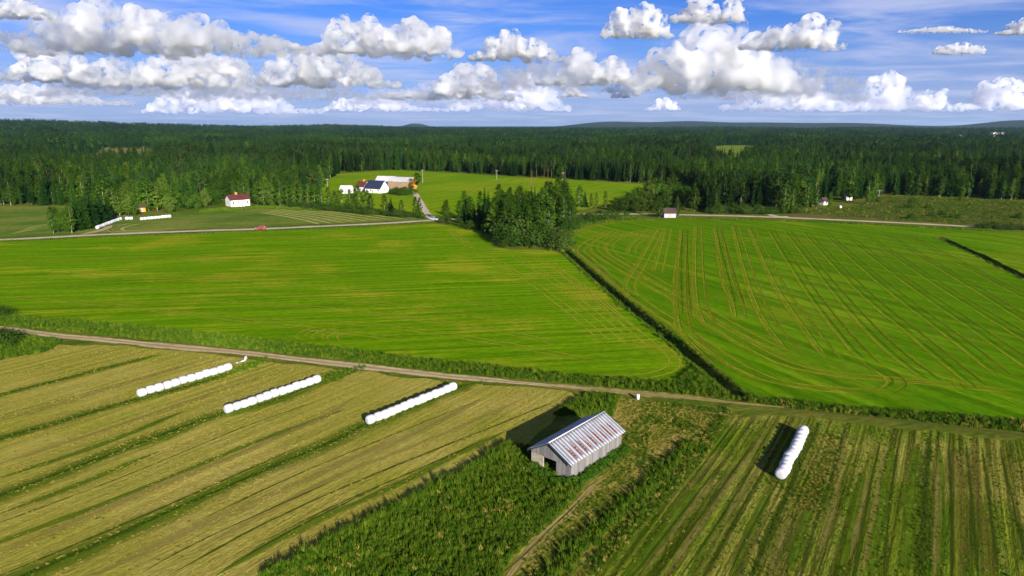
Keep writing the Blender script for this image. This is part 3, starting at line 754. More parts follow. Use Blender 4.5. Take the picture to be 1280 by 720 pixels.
# the group by the road at the far left
G1 = 'dark trees beside the road left of the long bale row'
for (u, v, hpx, k, s) in [(67, 292, 34, 'birch', 1.1), (73, 291, 30, 'broadleaf', .8), (90, 292, 38, 'birch', 1.3), (84, 290, 26, 'broadleaf', .9)]:
    put(k, u, v, hpx, {'birch': 'white stemmed birch on the road verge left of the leaning bale row', 'broadleaf': 'dark round leafy tree on the road verge left of the leaning bale row'}[k], G1 + ' ' + k, s)
for (u, v, hpx, s) in [(98, 288, 46, 1.5), (108, 286, 50, 1.6), (118, 283, 44, 1.7), (127, 280, 40, 1.8), (112, 279, 46, 1.5), (136, 277, 34, 1.7), (104, 282, 46, 1.4)]:
    put('spruce', u, v, hpx, 'broad dark spruce left of the slanting row of white bales', 'broad spruces beside the slanting bale row', s)
for (u, v, hpx, k, s) in [(124, 268, 42, 'birch', 1.3), (133, 269, 42, 'birch', 1.4), (143, 271, 36, 'birch', 1.5), (150, 270, 32, 'birch', 1.5), (161, 270, 34, 'broadleaf', .9), (168, 270, 22, 'broadleaf', 1.0), (180, 262, 36, 'birch', 1.3), (186, 264, 38, 'birch', 1.4), (197, 264, 36, 'birch', 1.6), (212, 266, 22, 'broadleaf', 1.0), (221, 263, 22, 'broadleaf', 1.0), (236, 262, 22, 'broadleaf', 1.0), (246, 261, 20, 'broadleaf', 1.0), (257, 260, 22, 'broadleaf', .9), (207, 262, 24, 'broadleaf', .9), (262, 258, 24, 'birch', 1.0), (330, 257, 30, 'birch', 1.1), (340, 258, 26, 'broadleaf', .9), (322, 256, 26, 'broadleaf', .8), (350, 258, 30, 'birch', 1.2)]:
    put(k, u, v, hpx, {'birch': 'pale stemmed birch behind the meadow beside the white house', 'broadleaf': 'round crowned green tree behind the meadow beside the white house'}[k], f'{k} trees around the white house', s)
# the birch line below the farm
for (u, v, hpx, k, s) in [(360, 257, 30, 'birch', 1.2), (368, 258, 28, 'birch', 1.2), (377, 259, 28, 'birch', 1.2), (386, 260, 30, 'birch', 1.2), (394, 261, 30, 'birch', 1.2), (402, 261, 28, 'birch', 1.2), (411, 262, 28, 'birch', 1.2), (419, 262, 22, 'broadleaf', .8), (428, 263, 26, 'birch', 1.1), (438, 264, 27, 'birch', 1.1), (444, 264, 20, 'broadleaf', .7), (449, 265, 33, 'birch', 1.2), (460, 266, 28, 'birch', 1.2), (464, 267, 24, 'birch', 1.1), (481, 269, 26, 'birch', 1.1), (489, 270, 24, 'spruce', 1.6), (502, 271, 21, 'birch', 1.0), (520, 272, 26, 'birch', 1.0), (525, 272, 25, 'birch', 1.0)]:
    put(k, u, v, hpx, {'birch': 'slender white stemmed birch in the line of trees below the farm', 'broadleaf': 'small round tree in the line of birches below the farm', 'spruce': 'lone dark conifer in the line of birches below the farm'}[k], f'{k} trees in the line below the farm', s)
for k_ in range(26):
    t = k_ / 25; u = 362 + t * 165; v = np.interp(u, [362, 400, 450, 527], [259.5, 263, 267.5, 273.5]) - .6
    put('shrub', u, v, R.uniform(6, 10), 'low dark shrub under the line of birches below the farm', 'shrubs under the birch line', 1.4)
# around the road to the right of the grove
for (u, v, hpx, k, s) in [(724, 259, 26, 'birch', 1.2), (731, 259, 22, 'spruce', 1.3), (739, 260, 18, 'birch', 1.0), (745, 260, 19, 'birch', 1.0), (757, 259, 20, 'birch', 1.3)]:
    put(k, u, v, hpx, f'small free standing {k} above the road right of the grove', f'small {k} trees above the road', s)
for (u, v, hpx, s) in [(770, 264, 16, 1.2), (779, 265, 17, 1.2), (787, 263, 20, 1.2), (795, 265, 16, 1.3), (803, 264, 24, 1.2), (812, 264, 22, 1.2), (822, 265, 18, 1.2), (810, 255, 26, 1.2), (822, 254, 28, 1.2), (835, 253, 26, 1.2), (796, 257, 22, 1.2), (785, 256, 14, 1.2), (845, 258, 26, 1.1), (855, 260, 26, 1.0), (830, 262, 20, 1.2), (840, 246, 26, 1.2), (818, 246, 22, 1.3), (805, 248, 16, 1.3)]:
    put('broadleaf', u, v, hpx, 'dark round leafy tree between the farm field and the road', 'leafy trees between the farm field and the road', s)
for (u, v, hpx) in [(862, 263, 24), (868, 264, 30), (858, 262, 28), (846, 265, 20)]:
    put('birch', u, v, hpx, 'tall birch on the far side of the road behind the small shed', 'birches behind the small shed', 1.1)
put('birch', 824, 272, 21, 'bushy green birch on the left side of the small grey shed', None, 1.3, 2)
put('birch', 847, 271.5, 22, 'slim yellow green birch on the right side of the small grey shed', None, .9, 0)
for k_, (u, v, hpx) in enumerate([(722, 280, 11), (735, 277, 10), (738, 279, 13), (749, 277, 14), (757, 275.5, 9), (765, 274, 12), (783, 270.5, 7), (727, 276, 9)]):
    put('shrub', u, v, hpx, 'small dark shrub on the corner of the striped field by the road', 'shrubs on the corner of the striped field', 1.2)
for k_ in range(34):
    u = R.uniform(875, 1010); put('shrub', u, np.interp(u, [875, 960, 1010], [266.3, 268.3, 266.5]) - R.uniform(0, 1.0), R.uniform(6, 12), 'green shrub along the far side of the road under the right hand forest', 'shrubs under the right hand forest', 1.3)
for (u, v, hpx, k) in [(980, 267, 38, 'birch'), (990, 266, 30, 'birch'), (1008, 265, 36, 'birch'), (1002, 264, 30, 'birch'), (1020, 262, 28, 'birch'), (1036, 262, 22, 'birch'), (1084, 256, 30, 'birch'), (1090, 255, 26, 'birch')]:
    put(k, u, v, hpx, 'white stemmed birch at the front of the right hand forest', 'white stemmed birches of the right hand forest', 1.0)
for k_ in range(22):
    u = R.uniform(1080, 1275); v = R.uniform(250, 275); put('shrub', u, v, R.uniform(3, 7), 'small sapling scattered on the scrubby meadow right of the forest huts', 'saplings on the scrubby meadow', 1.1)
for k_ in range(20):
    u = 1226 + k_ * 7.5; put('shrub', u, 284.5 + (u - 1226) * .055 + R.uniform(-.5, .8), R.uniform(5, 8), 'low bush in the hedge at the end of the road far right', 'bushes at the right end of the road', 1.5)
for (u, v, hpx) in [(0, 396, 14), (-12, 395, 16), (4, 397, 9)]:
    put('shrub', u, v, hpx, 'dark bush beside the dirt track at the left edge', 'bushes at the left end of the dirt track', 1.2)
for (u, v, hpx) in [(6, 432, 20), (-10, 430, 22), (18, 436, 12)]:
    put('shrub', u, v, hpx, 'dark bush in the rough corner of the mown field at the left edge', 'bushes in the rough corner at the left', 1.1)
put('pine', 521.5, 239, 22, 'dark bushy pine at the right end of the ochre farm hall', None, 1.5, 2)
for (u, v, hpx) in [(492, 243, 7), (497, 243.5, 9), (503, 244, 9), (508, 244, 10), (513, 243, 9), (488, 243, 6)]:
    put('shrub', u, v, hpx, 'dark garden bush in front of the ochre farm hall', 'garden bushes in front of the farm hall', 1.2)

# dead brown spruce sticking up behind the grove
p = at(664, 266); e = empty('dead_spruce', (p[0], p[1], 0)); hm = 53 * mpp(p)
m = MB(); m.tube((0, 0, -.2), (.1, 0, hm), .32, .05, 6); m.build('trunk', M['dead'], e)
m = MB()
for k in range(26):
    z = hm * (.35 + .62 * k / 26); a = k * 2.4; L = 2.1 * (1.05 - k / 26) + .3
    m.tube((0, 0, z), (math.cos(a) * L, math.sin(a) * L, z - .15), .09, .03, 4)
m.build('bare_branch', M['dead'], e)
tag(e, 'dead brown spruce with bare branches rising behind the grove', 'tree')

# ---------------------------------------------------------------- grass stuff
def tuft_mesh(name, blades, h, spread, w, mat, seed, lean=.35):
    r = np.random.default_rng(seed); v = []; f = []
    for k in range(blades):
        a = r.uniform(0, 6.28); rr = spread * math.sqrt(r.uniform(0, 1)); b0 = np.array([math.cos(a) * rr, math.sin(a) * rr, 0])
        d = r.uniform(0, 6.28); L = h * r.uniform(.55, 1.1); ln = lean * L * r.uniform(.2, 1.2)
        o = np.array([math.cos(d), math.sin(d), 0]); s = np.array([-o[1], o[0], 0]) * w * r.uniform(.7, 1.3)
        b = len(v); mid = b0 + o * ln * .35 + [0, 0, L * .6]; tip = b0 + o * ln + [0, 0, L]
        v += [b0 - s * .6, b0 + s * .6, mid + s, tip, mid - s]; f.append((b, b + 1, b + 2, b + 3, b + 4))
    me = bpy.data.meshes.new(name); me.from_pydata([tuple(map(float, q)) for q in v], [], f); me.materials.append(M[mat]); return me
TG = [tuft_mesh('tuft_tall', 26, 1.0, .42, .030, 'tuft', 1), tuft_mesh('tuft_short', 30, .6, .5, .032, 'tuft', 2, .6), tuft_mesh('tuft_reed', 20, 1.35, .30, .028, 'tuft', 3, .2)]
WG = [lo_mesh('weed_clump', crown_blob(.9, .02, .55, 12, 12, .095, 61, .55), 'weed'), lo_mesh('weed_low', crown_blob(.5, .0, .6, 12, 12, .09, 62, .5), 'weed')]
DG = [tuft_mesh('tuft_dry', 24, .75, .45, .030, 'dry', 4, .5), tuft_mesh('tuft_dry_tall', 20, 1.1, .32, .026, 'dry', 5, .3)]
ALLG = TG + WG + DG            # 0-2 green, 3-4 weeds, 5-6 dry
GP = []                        # x, y, z, scale, pid
RUT = np.array([at(*q)[:2] for q in [(625, 732), (670, 678), (705, 645), (740, 610), (760, 596)]])
def gadd(x, y, s, pid): GP.append((x, y, 0.0, s, pid))
def pick(mix):
    q = R.random() * sum(w for _, w in mix)
    for k, w in mix:
        q -= w
        if q <= 0: return k
    return mix[-1][0]
GREEN = [(0, 6), (1, 4), (2, 3), (3, .4), (4, .2)]; MIXED = [(0, 4), (1, 5), (2, 1), (5, 1.6), (6, .5), (3, .8)]; DRY = [(5, 4), (6, 1.5), (1, 3), (0, 2)]; LOWW = [(4, 3), (3, 3), (1, 2)]
def gfill(pxs, dens, mix, smin=.7, smax=1.2, patch=0.0, pmix=None):
    w = [at(*q)[:2] for q in pxs]; x0, y0 = np.min(w, 0); x1, y1 = np.max(w, 0)
    n = int((x1 - x0) * (y1 - y0) * dens * 2.2); xs, ys = rng.uniform(x0, x1, n), rng.uniform(y0, y1, n)
    ok = in_poly(xs, ys, w)
    for x, y in zip(xs[ok], ys[ok]):
        q = noise.noise((x / 4.5, y / 4.5, 3.1)) + .5 * noise.noise((x / 1.5, y / 1.5, 8.1))
        mx = pmix if (pmix and q > .22) else mix
        gadd(x, y, .62 * R.uniform(smin, smax) * (1 + patch * q), pick(mx))
def gline(pxs, width, dens, mix, smin=.6, smax=1.1, world=None):
    c = catmull([at(*q) for q in pxs], 1.0); L = np.hypot(*np.diff(c, axis=0).T).sum()
    n = int(L * width * dens * 1.6)
    for _ in range(n):
        i = R.randrange(len(c)); q = c[i] + np.array([R.gauss(0, width / 3.2), R.gauss(0, width / 3.2)])
        gadd(q[0], q[1], .62 * R.uniform(smin, smax), pick(mix))
# tall grass left of and below the barn
gfill([(335, 735), (470, 650), (560, 604), (640, 556), (668, 560), (690, 600), (735, 606), (700, 645), (650, 690), (612, 735)], 8.5, GREEN, .55, .95, .6, [(0, 4), (6, .7), (2, 4), (1, 2), (5, .5)])
gline([(335, 728), (470, 652), (560, 606), (636, 562)], 1.6, 10, [(2, 3), (0, 3)], .9, 1.35)
# rear of the barn up to the track, and the dry bank by the white drum
gfill([(690, 520), (735, 494), (775, 496), (765, 520), (735, 520)], 7.0, GREEN, .9, 1.4, .3)
gfill([(772, 496), (800, 499), (905, 512), (900, 530), (850, 585), (800, 620), (785, 560), (775, 530)], 4.0, [(5, 3), (1, 4)], .25, .6, .6, [(1, 4), (0, 1)])
gfill([(780, 545), (800, 625), (720, 690), (690, 722), (625, 730), (660, 690), (705, 648), (740, 612), (770, 580)], 4.5, [(1, 4), (0, 1), (5, .6)], .25, .5, .4, [(1, 3), (4, 1)])
# weeds hugging the barn
gline([(668, 586), (690, 597), (713, 606), (740, 588), (778, 562)], 1.8, 12, LOWW, .7, 1.2)
# the long grass band beside the dark strip
gfill([(690, 725), (745, 690), (790, 640), (830, 600), (812, 622), (800, 612), (750, 650), (700, 690), (660, 725)], 0.0, [(0, 1)], 1, 1)
gline([(675, 735), (720, 690), (765, 650), (805, 614), (835, 585), (862, 556)], 1.8, 8, [(0, 3), (2, 3), (1, 3)], .5, 1.15)
gfill([(740, 725), (690, 725), (745, 690), (800, 640), (850, 585), (900, 530), (912, 520), (880, 575), (830, 630), (780, 685)], 4.0, [(1, 4), (0, 2), (5, .6)], .3, .65, .5, MIXED)
gline(D1, 2.0, 4, [(1, 4), (0, 1)], .2, .45); gline(D3, 1.6, 4, [(0, 1), (1, 4)], .22, .5); gline(D4, 1.5, 5, MIXED, .4, .8)
gline([(1008, 640), (1028, 590), (1040, 545)], 2.8, 6, [(5, 3), (1, 4), (0, 1)], .25, .5)
for Lp in (L1, L2, L3, L4): gline(Lp, 1.3, 3.2, [(1, 5), (0, 1)], .2, .45)
gline([(300, 462), (318, 455), (328, 450)], 2.5, 6, GREEN, .5, .9); gline([(404, 476), (430, 467), (446, 463)], 2.8, 6, GREEN, .5, .9)
for bl in (((175, 498), (292, 463)), ((282, 520), (402, 476)), ((462, 534), (570, 487)), ((972, 604), (1008, 542))): gline(bl, 1.2, 6, [(1, 3), (0, 1)], .3, .55)
# grass belt between the green field and the track
gfill([(-330, 369), (0, 394), (180, 409), (300, 422), (420, 436), (560, 453), (700, 468), (850, 479), (905, 497), (850, 493), (700, 478), (560, 466), (420, 449), (300, 436), (150, 421), (0, 407), (-330, 379)], 3.6, GREEN, .8, 1.2, .3)
gfill([(846, 478), (866, 462), (868, 450), (900, 478), (925, 494), (935, 500), (900, 499)], 5.0, GREEN, .9, 1.5, .3)
gfill([(925, 493), (1010, 504), (1100, 513), (1180, 519), (1280, 528), (1600, 590), (1600, 603), (1280, 541), (1180, 531), (1100, 522), (1010, 513), (935, 503)], 3.4, GREEN, .7, 1.2, .4, MIXED)
gfill([(-100, 408), (0, 415), (75, 428), (60, 440), (0, 450), (-100, 470)], 4.5, GREEN, .9, 1.5, .3)
# main ditch and the short ditch
c = catmull([at(*q) for q in DITCH_PX[0]], 1.0)
for i in range(len(c)):
    t = i / len(c)
    for _ in range(26):
        o = R.gauss(0, .6) - .6; q = c[i] + np.array([o, R.uniform(-.6, .6)])
        gadd(q[0], q[1], R.uniform(.4, .8), pick([(0, 4), (2, 3), (3, 3), (5, .5)]))
    for _ in range(6):
        q = c[i] + np.array([R.gauss(1.5, .3), R.uniform(-.6, .6)]); gadd(q[0], q[1], R.uniform(.3, .6), pick([(0, 4), (1, 4)]))
for i in range(0, len(c), 3):
    if R.random() < .40:
        q = c[i] + np.array([R.uniform(-1.1, -.2), R.uniform(-1, 1)])
        tree('shrub', q[0], q[1], R.uniform(.28, .55), 'small willow shrub growing along the long ditch between the two fields', 'shrubs along the long ditch', sxy=1.1)
c = catmull([at(*q) for q in DITCH_PX[1]], 1.0)
for i in range(len(c)):
    for _ in range(14): gadd(c[i][0] + R.gauss(-.6, .7), c[i][1] + R.gauss(0, .8), R.uniform(.4, .7), pick([(0, 4), (1, 3), (5, .6)]))
# corner by the grove, the road verges
gfill([(716, 300), (716, 290), (735, 282), (770, 276), (800, 274), (800, 271), (720, 271), (714, 285), (700, 306), (706, 314), (716, 316)], 1.6, GREEN + [(5, 2)], .9, 1.5)
gline([(-100, 306), (130, 297), (327, 290), (480, 283), (540, 279)], 2.2, 2.0, GREEN, .6, 1.0); gline([(860, 273), (960, 275.5), (1100, 281.5), (1240, 289)], 2.0, 1.8, MIXED, .6, 1.0)
gfill([(985, 266), (1062, 259), (1110, 245), (1280, 252), (1280, 285), (1100, 274)], .40, [(0, 3), (1, 4), (3, 1)], .6, 1.2, .5, [(5, .8), (1, 3), (0, 2)])
gfill([(250, 263), (330, 258), (400, 262), (400, 264), (330, 261), (250, 266)], 1.2, GREEN, .8, 1.4)
# short straw and aftermath standing and lying on the mown strips, thicker along the rake lines
def gstraw(pxs, dens, ang, dry, s0, s1):
    w = np.array([at(*q)[:2] for q in pxs]); x0, y0 = w.min(0); x1, y1 = w.max(0); n = int((x1 - x0) * (y1 - y0) * dens)
    xs, ys = rng.uniform(x0, x1, n), rng.uniform(y0, y1, n); ok = in_poly(xs, ys, [tuple(q) for q in w]); xs, ys = xs[ok], ys[ok]
    a = math.radians(ang); sc = xs * math.sin(a) - ys * math.cos(a); tc = xs * math.cos(a) + ys * math.sin(a)
    q = np.array([noise.noise((u * 1.1, v * .03, 1.7)) + .5 * noise.noise((u * 3, v * .2, 4.7)) for u, v in zip(sc, tc)])
    ok = q > rng.uniform(-.45, .35, len(q)); xs, ys, q = xs[ok], ys[ok], q[ok]
    pid = np.where(rng.random(len(xs)) < dry, 5, 1); sz = rng.uniform(s0, s1, len(xs)) * (1 + .6 * np.clip(q, 0, 1))
    return np.stack([xs, ys, 0 * xs, sz, pid], 1)
STRAW = [gstraw([(0, 430), (160, 434), (420, 463), (600, 480), (700, 492), (690, 518), (640, 560), (560, 606), (350, 718), (320, 740), (-60, 740), (-60, 440)], 4, 56, .93, .10, .20),
         gstraw([(910, 524), (1010, 526), (1100, 534), (1280, 555), (1340, 565), (1340, 740), (735, 740), (800, 655), (850, 600)], 4, 57.5, .15, .12, .24)]
GP = GP + [tuple(q) for b_ in STRAW for q in b_]
gp = np.array(GP); gp = gp[(seg_dist(gp[:, 0], gp[:, 1], RUT) > .8) | (rng.random(len(gp)) < .3)]
gp[:, 2] = hgt(gp[:, 0], gp[:, 1])
print('grass tufts', len(gp), 'forest', len(pts))
sc3 = gp[:, 3:4] * np.stack([rng.uniform(.9, 1.3, len(gp)), rng.uniform(.9, 1.3, len(gp)), rng.uniform(.75, 1.2, len(gp))], 1)
tag(scatter('tall_grass', gp[:, :3], sc3, rng.uniform(0, 6.28, len(gp)), gp[:, 4].astype(int), ALLG, tilt=.08), 'uncut tall grass and weeds along the ditches, tracks and around the barn', 'grass')

# ---------------------------------------------------------------- bales
def bale_mesh(seed):
    r = random.Random(seed); m = MB(); Rb, L = .66, 1.22
    half = [(.04, .0), (.30, .01), (.44, .035), (.53, .08), (.585, .14), (.63, .23), (.655, .34), (.667, .46)]
    prof = [(a, -L / 2 + b) for a, b in half] + [(.67, 0)] + [(a, L / 2 - b) for a, b in half[::-1]]
    m.lathe(prof, 26, 0, 'x', (0, 0, Rb * .96))
    v = []
    for q in m.v:
        n_ = 1 + .022 * noise.noise((q[0] * 3 + seed, q[1] * 3, q[2] * 3)) + .01 * math.sin(q[0] * 26 + seed)
        z = (q[2] - Rb * .96) * n_ + Rb * .96
        z = max(z, .02) if z < .08 else z
        v.append((q[0], q[1] * n_ * (1.03 if q[2] < .5 else 1), z))
    me = bpy.data.meshes.new('bale'); me.from_pydata(v, [], m.f); me.materials.append(M['film']); me.polygons.foreach_set('use_smooth', np.ones(len(me.polygons), bool)); return me
BALES = [bale_mesh(k) for k in range(4)]
ORD = ['first', 'second', 'third', 'fourth', 'fifth', 'sixth', 'seventh', 'eighth', 'ninth', 'tenth', 'eleventh', 'twelfth', 'thirteenth', 'fourteenth', 'fifteenth', 'sixteenth', 'seventeenth', 'eighteenth', 'nineteenth', 'twentieth'] + ['twenty ' + q for q in ('first', 'second', 'third', 'fourth', 'fifth', 'sixth', 'seventh', 'eighth', 'ninth')] + ['thirtieth'] + ['thirty ' + q for q in ('first', 'second', 'third', 'fourth', 'fifth', 'sixth', 'seventh', 'eighth', 'ninth')] + ['fortieth']
def bale_row(a, b, n, where, group, s=None):
    pa, pb = at(*a)[:2], at(*b)[:2]
    d = pb - pa; n = n or max(2, round(np.hypot(*d) / 1.45)); ang = math.atan2(d[1], d[0]); st = np.hypot(*d) / n
    s = s or min(1.1, st / 1.2)
    for k in range(n):
        c_ = pa + d * (k + .5) / n
        o = bpy.data.objects.new('wrapped_bale', BALES[(k * 3 + n) % 4]); C.objects.link(o)
        c_ = c_ + np.array([R.gauss(0, .05), R.gauss(0, .05)])
        o.location = (c_[0], c_[1], .02); o.rotation_euler = (0, 0, ang + R.gauss(0, .06)); o.scale = (st / 1.2, s * R.uniform(.88, .98), s * R.uniform(.87, .98))
        tag(o, f'{ORD[k]} white bale from the near end of {where}', 'hay bale', group)
    return o
bale_row((173, 496.5), (290, 462), 12, 'the leftmost long row', 'white bales in the leftmost row')
bale_row((281, 517.5), (400, 477.5), 13, 'the middle long row on the mown field', 'white bales in the middle row')
bale_row((459, 531.5), (569, 486.5), 14, 'the long row left of the barn', 'white bales in the row left of the barn')
last = bale_row((974.5, 601), (1005, 543), 12, 'the row right of the barn', 'white bales in the row right of the barn', 1.1)
bale_row((121, 286.6), (151, 275.3), 0, 'the slanting row beside the dark spruces', 'white bales in the slanting row by the road', 1.12)
bale_row((156.5, 275), (166.5, 274.6), 0, 'the far pair before the trees', 'pair of white bales behind the meadow', 1.12)
bale_row((175, 275.6), (214, 272), 0, 'the short row left of the white house', 'white bales in the short row left of the house', 1.12)
# loose wrap
p = at(302, 452.5)
m = MB(); n_ = 7
vv = []
for i in range(n_):
    for j in range(4):
        vv.append(((i - 3) * .33, (j - 1.5) * .22 + .18 * math.sin(i * 1.3), .06 + .42 * abs(noise.noise((i * .6, j * .9, 2.2))) + (.55 if i > 4 else 0) * (1 - abs(j - 1.5) / 2)))
ff = [(i * 4 + j, (i + 1) * 4 + j, (i + 1) * 4 + j + 1, i * 4 + j + 1) for i in range(n_ - 1) for j in range(3)]
o = mesh_obj('plastic_wrap', vv, ff, M['film'], None, True); o.location = (p[0], p[1], .03); o.rotation_euler = (0, 0, .95); o.scale = (1.1, 1.1, 1.3)
sd = o.modifiers.new('thickness', 'SOLIDIFY'); sd.thickness = .02
tag(o, 'crumpled piece of white film on the verge beyond the leftmost bale row', 'plastic film')
p = at(1050, 260.5); o = bpy.data.objects.new('wrapped_bale', BALES[0]); C.objects.link(o); o.location = (p[0], p[1], .02); o.rotation_euler = (0, 0, .3); o.scale = (1.1, 1.1, 1.1)
tag(o, 'single white wrapped bale at the edge of the right hand forest', 'hay bale')

# white drum beside the track
p = at(797.3, 499.5); e = empty('white_drum', (p[0], p[1], .03)); e.scale = (.85, .85, .85)
m = MB(); m.lathe([(.25, 0), (.29, .03), (.29, .28), (.305, .30), (.29, .32), (.29, .58), (.305, .60), (.29, .62), (.29, .86), (.27, .90)], 20); m.build('drum_body', M['film'], e, True)
m = MB(); m.lathe([(.30, .885), (.305, .90), (.305, .935), (.27, .945), (.05, .95)], 20); m.build('lid', M['white'], e, True)
tag(e, 'small upright white drum standing on the bank beside the track', 'drum')

# ---------------------------------------------------------------- the grey barn
def board_mat():
    n = NT('weathered_grey_boards'); p = n.pos(True)
    isl = n.n('ShaderNodeNewGeometry').outputs['Random Per Island']
    gr = n.noise(n.xf(p, 0, (8, 8, .7)), 2.0, 5, .65)
    c = n.mix(isl, (.12, .115, .112), (.22, .212, .205)); c = n.mix(n.ramp(gr, .45, .75), c, (.13, .12, .11))
    wn = n.noise(p, .6, 3); c = n.mix(n.math('MULTIPLY', n.ramp(wn, .55, .8), .5), c, (.22, .20, .13))
    n.bump(gr, .5, .02); return n.done(c, .9, .15)
def roof_mat(rusty):
    n = NT('rusty_sheet_roof' if rusty else 'grey_sheet_roof')
    uv = n.n('ShaderNodeUVMap').outputs[0]; sep = n.n('ShaderNodeSeparateXYZ'); n.l(uv, sep.inputs[0])   # u along the ridge in m, v down the slope 0..1
    u, v = sep.outputs[0], sep.outputs[1]
    nz = n.noise(n.pos(True), 1.8, 5, .65); nf = n.noise(n.pos(True), 9, 4, .6)
    cmb = n.n('ShaderNodeCombineXYZ'); n.l(n.math('MULTIPLY', u, 2.2), cmb.inputs[0]); n.l(n.math('MULTIPLY', v, 1.3), cmb.inputs[1])
    st = n.noise(cmb.outputs[0], 2.0, 3, .5)
    base = n.mix(n.ramp(nz, .3, .7), (.31, .325, .365), (.41, .425, .465))
    # grey dirt runs down the sheets
    g = n.math('ABSOLUTE', n.math('SUBTRACT', n.math('FRACT', n.math('DIVIDE', u, .56)), .5))
    gm = n.math('MULTIPLY', n.ramp(n.math('ADD', g, n.math('MULTIPLY', n.math('SUBTRACT', nf, .5), .25)), .30, .16), n.ramp(n.math('ADD', v, n.math('MULTIPLY', st, .4)), .05, .22))
    c = n.mix(n.math('MULTIPLY', gm, .85), base, (.095, .095, .105))
    if rusty:
        pz = n.math('ABSOLUTE', n.math('SUBTRACT', n.math('FRACT', n.math('ADD', n.math('DIVIDE', u, 1.09), n.math('MULTIPLY', n.math('SUBTRACT', nz, .5), .10))), .5))
        thin = n.math('SUBTRACT', 1.0, n.ramp(n.math('ADD', pz, n.math('MULTIPLY', n.math('SUBTRACT', nf, .5), .30)), .15, .23))
        # rust starts part way down and stops short of the eave; each run has its own length
        top = n.math('ADD', n.math('MULTIPLY', st, -1.0), .88)
        vm = n.math('MULTIPLY', n.ramp(n.math('SUBTRACT', v, top), -.06, .10), n.ramp(n.math('ADD', v, n.math('MULTIPLY', nz, .2)), 1.04, .93))
        um = n.math('MULTIPLY', n.ramp(u, 1.0, 1.5), n.ramp(u, 11.3, 10.8))
        brk = n.ramp(nf, .30, .46)
        seam = n.math('ABSOLUTE', n.math('SUBTRACT', n.math('FRACT', n.math('MULTIPLY', v, 9.0)), .5)); brk2 = n.ramp(seam, .04, .16)
        rm = n.math('MULTIPLY', n.math('MULTIPLY', thin, vm), n.math('MULTIPLY', um, n.math('MULTIPLY', brk, n.math('ADD', n.math('MULTIPLY', brk2, .6), .4))))
        halo = n.math('MULTIPLY', n.math('MULTIPLY', n.ramp(pz, .34, .12), vm), n.math('MULTIPLY', um, .10))
        c = n.mix(halo, c, (.16, .10, .075))
        c = n.mix(rm, c, n.mix(nf, (.085, .016, .004), (.185, .042, .010)))
    n.b.inputs['Metallic'].default_value = .15
    return n.done(c, .5, .35)
BW, BL, WH, RH, ROT = 5.8, 11.0, 2.35, 3.95, math.radians(49.5)
pc = at(713, 601)[:2]; axd = np.array([math.cos(ROT), math.sin(ROT)]); side = np.array([-axd[1], axd[0]])
ctr = pc + axd * BL / 2 + side * BW / 2
barn = empty('barn', (ctr[0], ctr[1], 0), ROT)     # local x along the ridge (away from the viewer), local y to the left
tag(barn, 'weathered grey board barn with a rust striped sheet metal roof', 'barn')
bm_ = board_mat()
def boards(p0, p1, zfun, zbot, seed, w=.17, skip=None):
    r = random.Random(seed); m = MB(); p0, p1 = np.array(p0), np.array(p1); d = p1 - p0; L = np.hypot(*d); d = d / L; n_ = np.array([d[1], -d[0]])
    k = 0; t = 0
    while t < L - .05:
        ww = min(w * r.uniform(.85, 1.15), L - t); tc = t + ww / 2; zb = zbot(tc) if callable(zbot) else zbot
        zt = zfun(tc)
        off = r.uniform(0, .018); c2 = p0 + d * tc + n_ * off
        z0 = zb + (r.uniform(-.05, .05) if zb < .5 else 0)
        if zt - z0 > .05: m.box((c2[0], c2[1], (z0 + zt) / 2), (ww - .012, .028, zt - z0), 0, math.atan2(d[1], d[0]))
        t += ww
    return m
x0, x1, y0, y1 = -BL / 2, BL / 2, -BW / 2, BW / 2
gz = lambda t: WH + (RH - WH) * (1 - abs(t - BW / 2) / (BW / 2)) - .04
boards((x0, y0), (x1, y0), lambda t: WH - .03, .0, 1).build('side_wall', bm_, barn)
boards((x1, y1), (x0, y1), lambda t: WH - .03, .0, 2).build('side_wall', bm_, barn)
# near gable (x0): door opening between 2.0 m and 3.9 m from the left corner; lower boards on both sides
gm = boards((x0, y1), (x0, y0), gz, lambda t: 1.80 if t < BW else 0, 3)
gm.build('gable_wall', bm_, barn)
boards((x0 + .05, y1), (x0 + .05, y1 - 1.75), lambda t: 1.84, 0, 4).build('gable_side', plain('sun_bleached_boards', (.30, .27, .20), .9, .1, .25, 2), barn)
boards((x0 + .05, y0 + 2.05), (x0 + .05, y0), lambda t: 1.84, 0, 5).build('gable_side', bm_, barn)
boards((x1, y0), (x1, y1), gz, 0, 6).build('gable_wall', bm_, barn)
m = MB()
for yy in (y1 - 1.75, y0 + 2.05): m.box((x0 + .09, yy, .91), (.10, .10, 1.84))
m.box((x0 + .10, (y0 + y1) / 2 + .1, 1.78), (.10, BW - 3.6, .12))
m.build('door_frame', M['grey_wood'], barn)
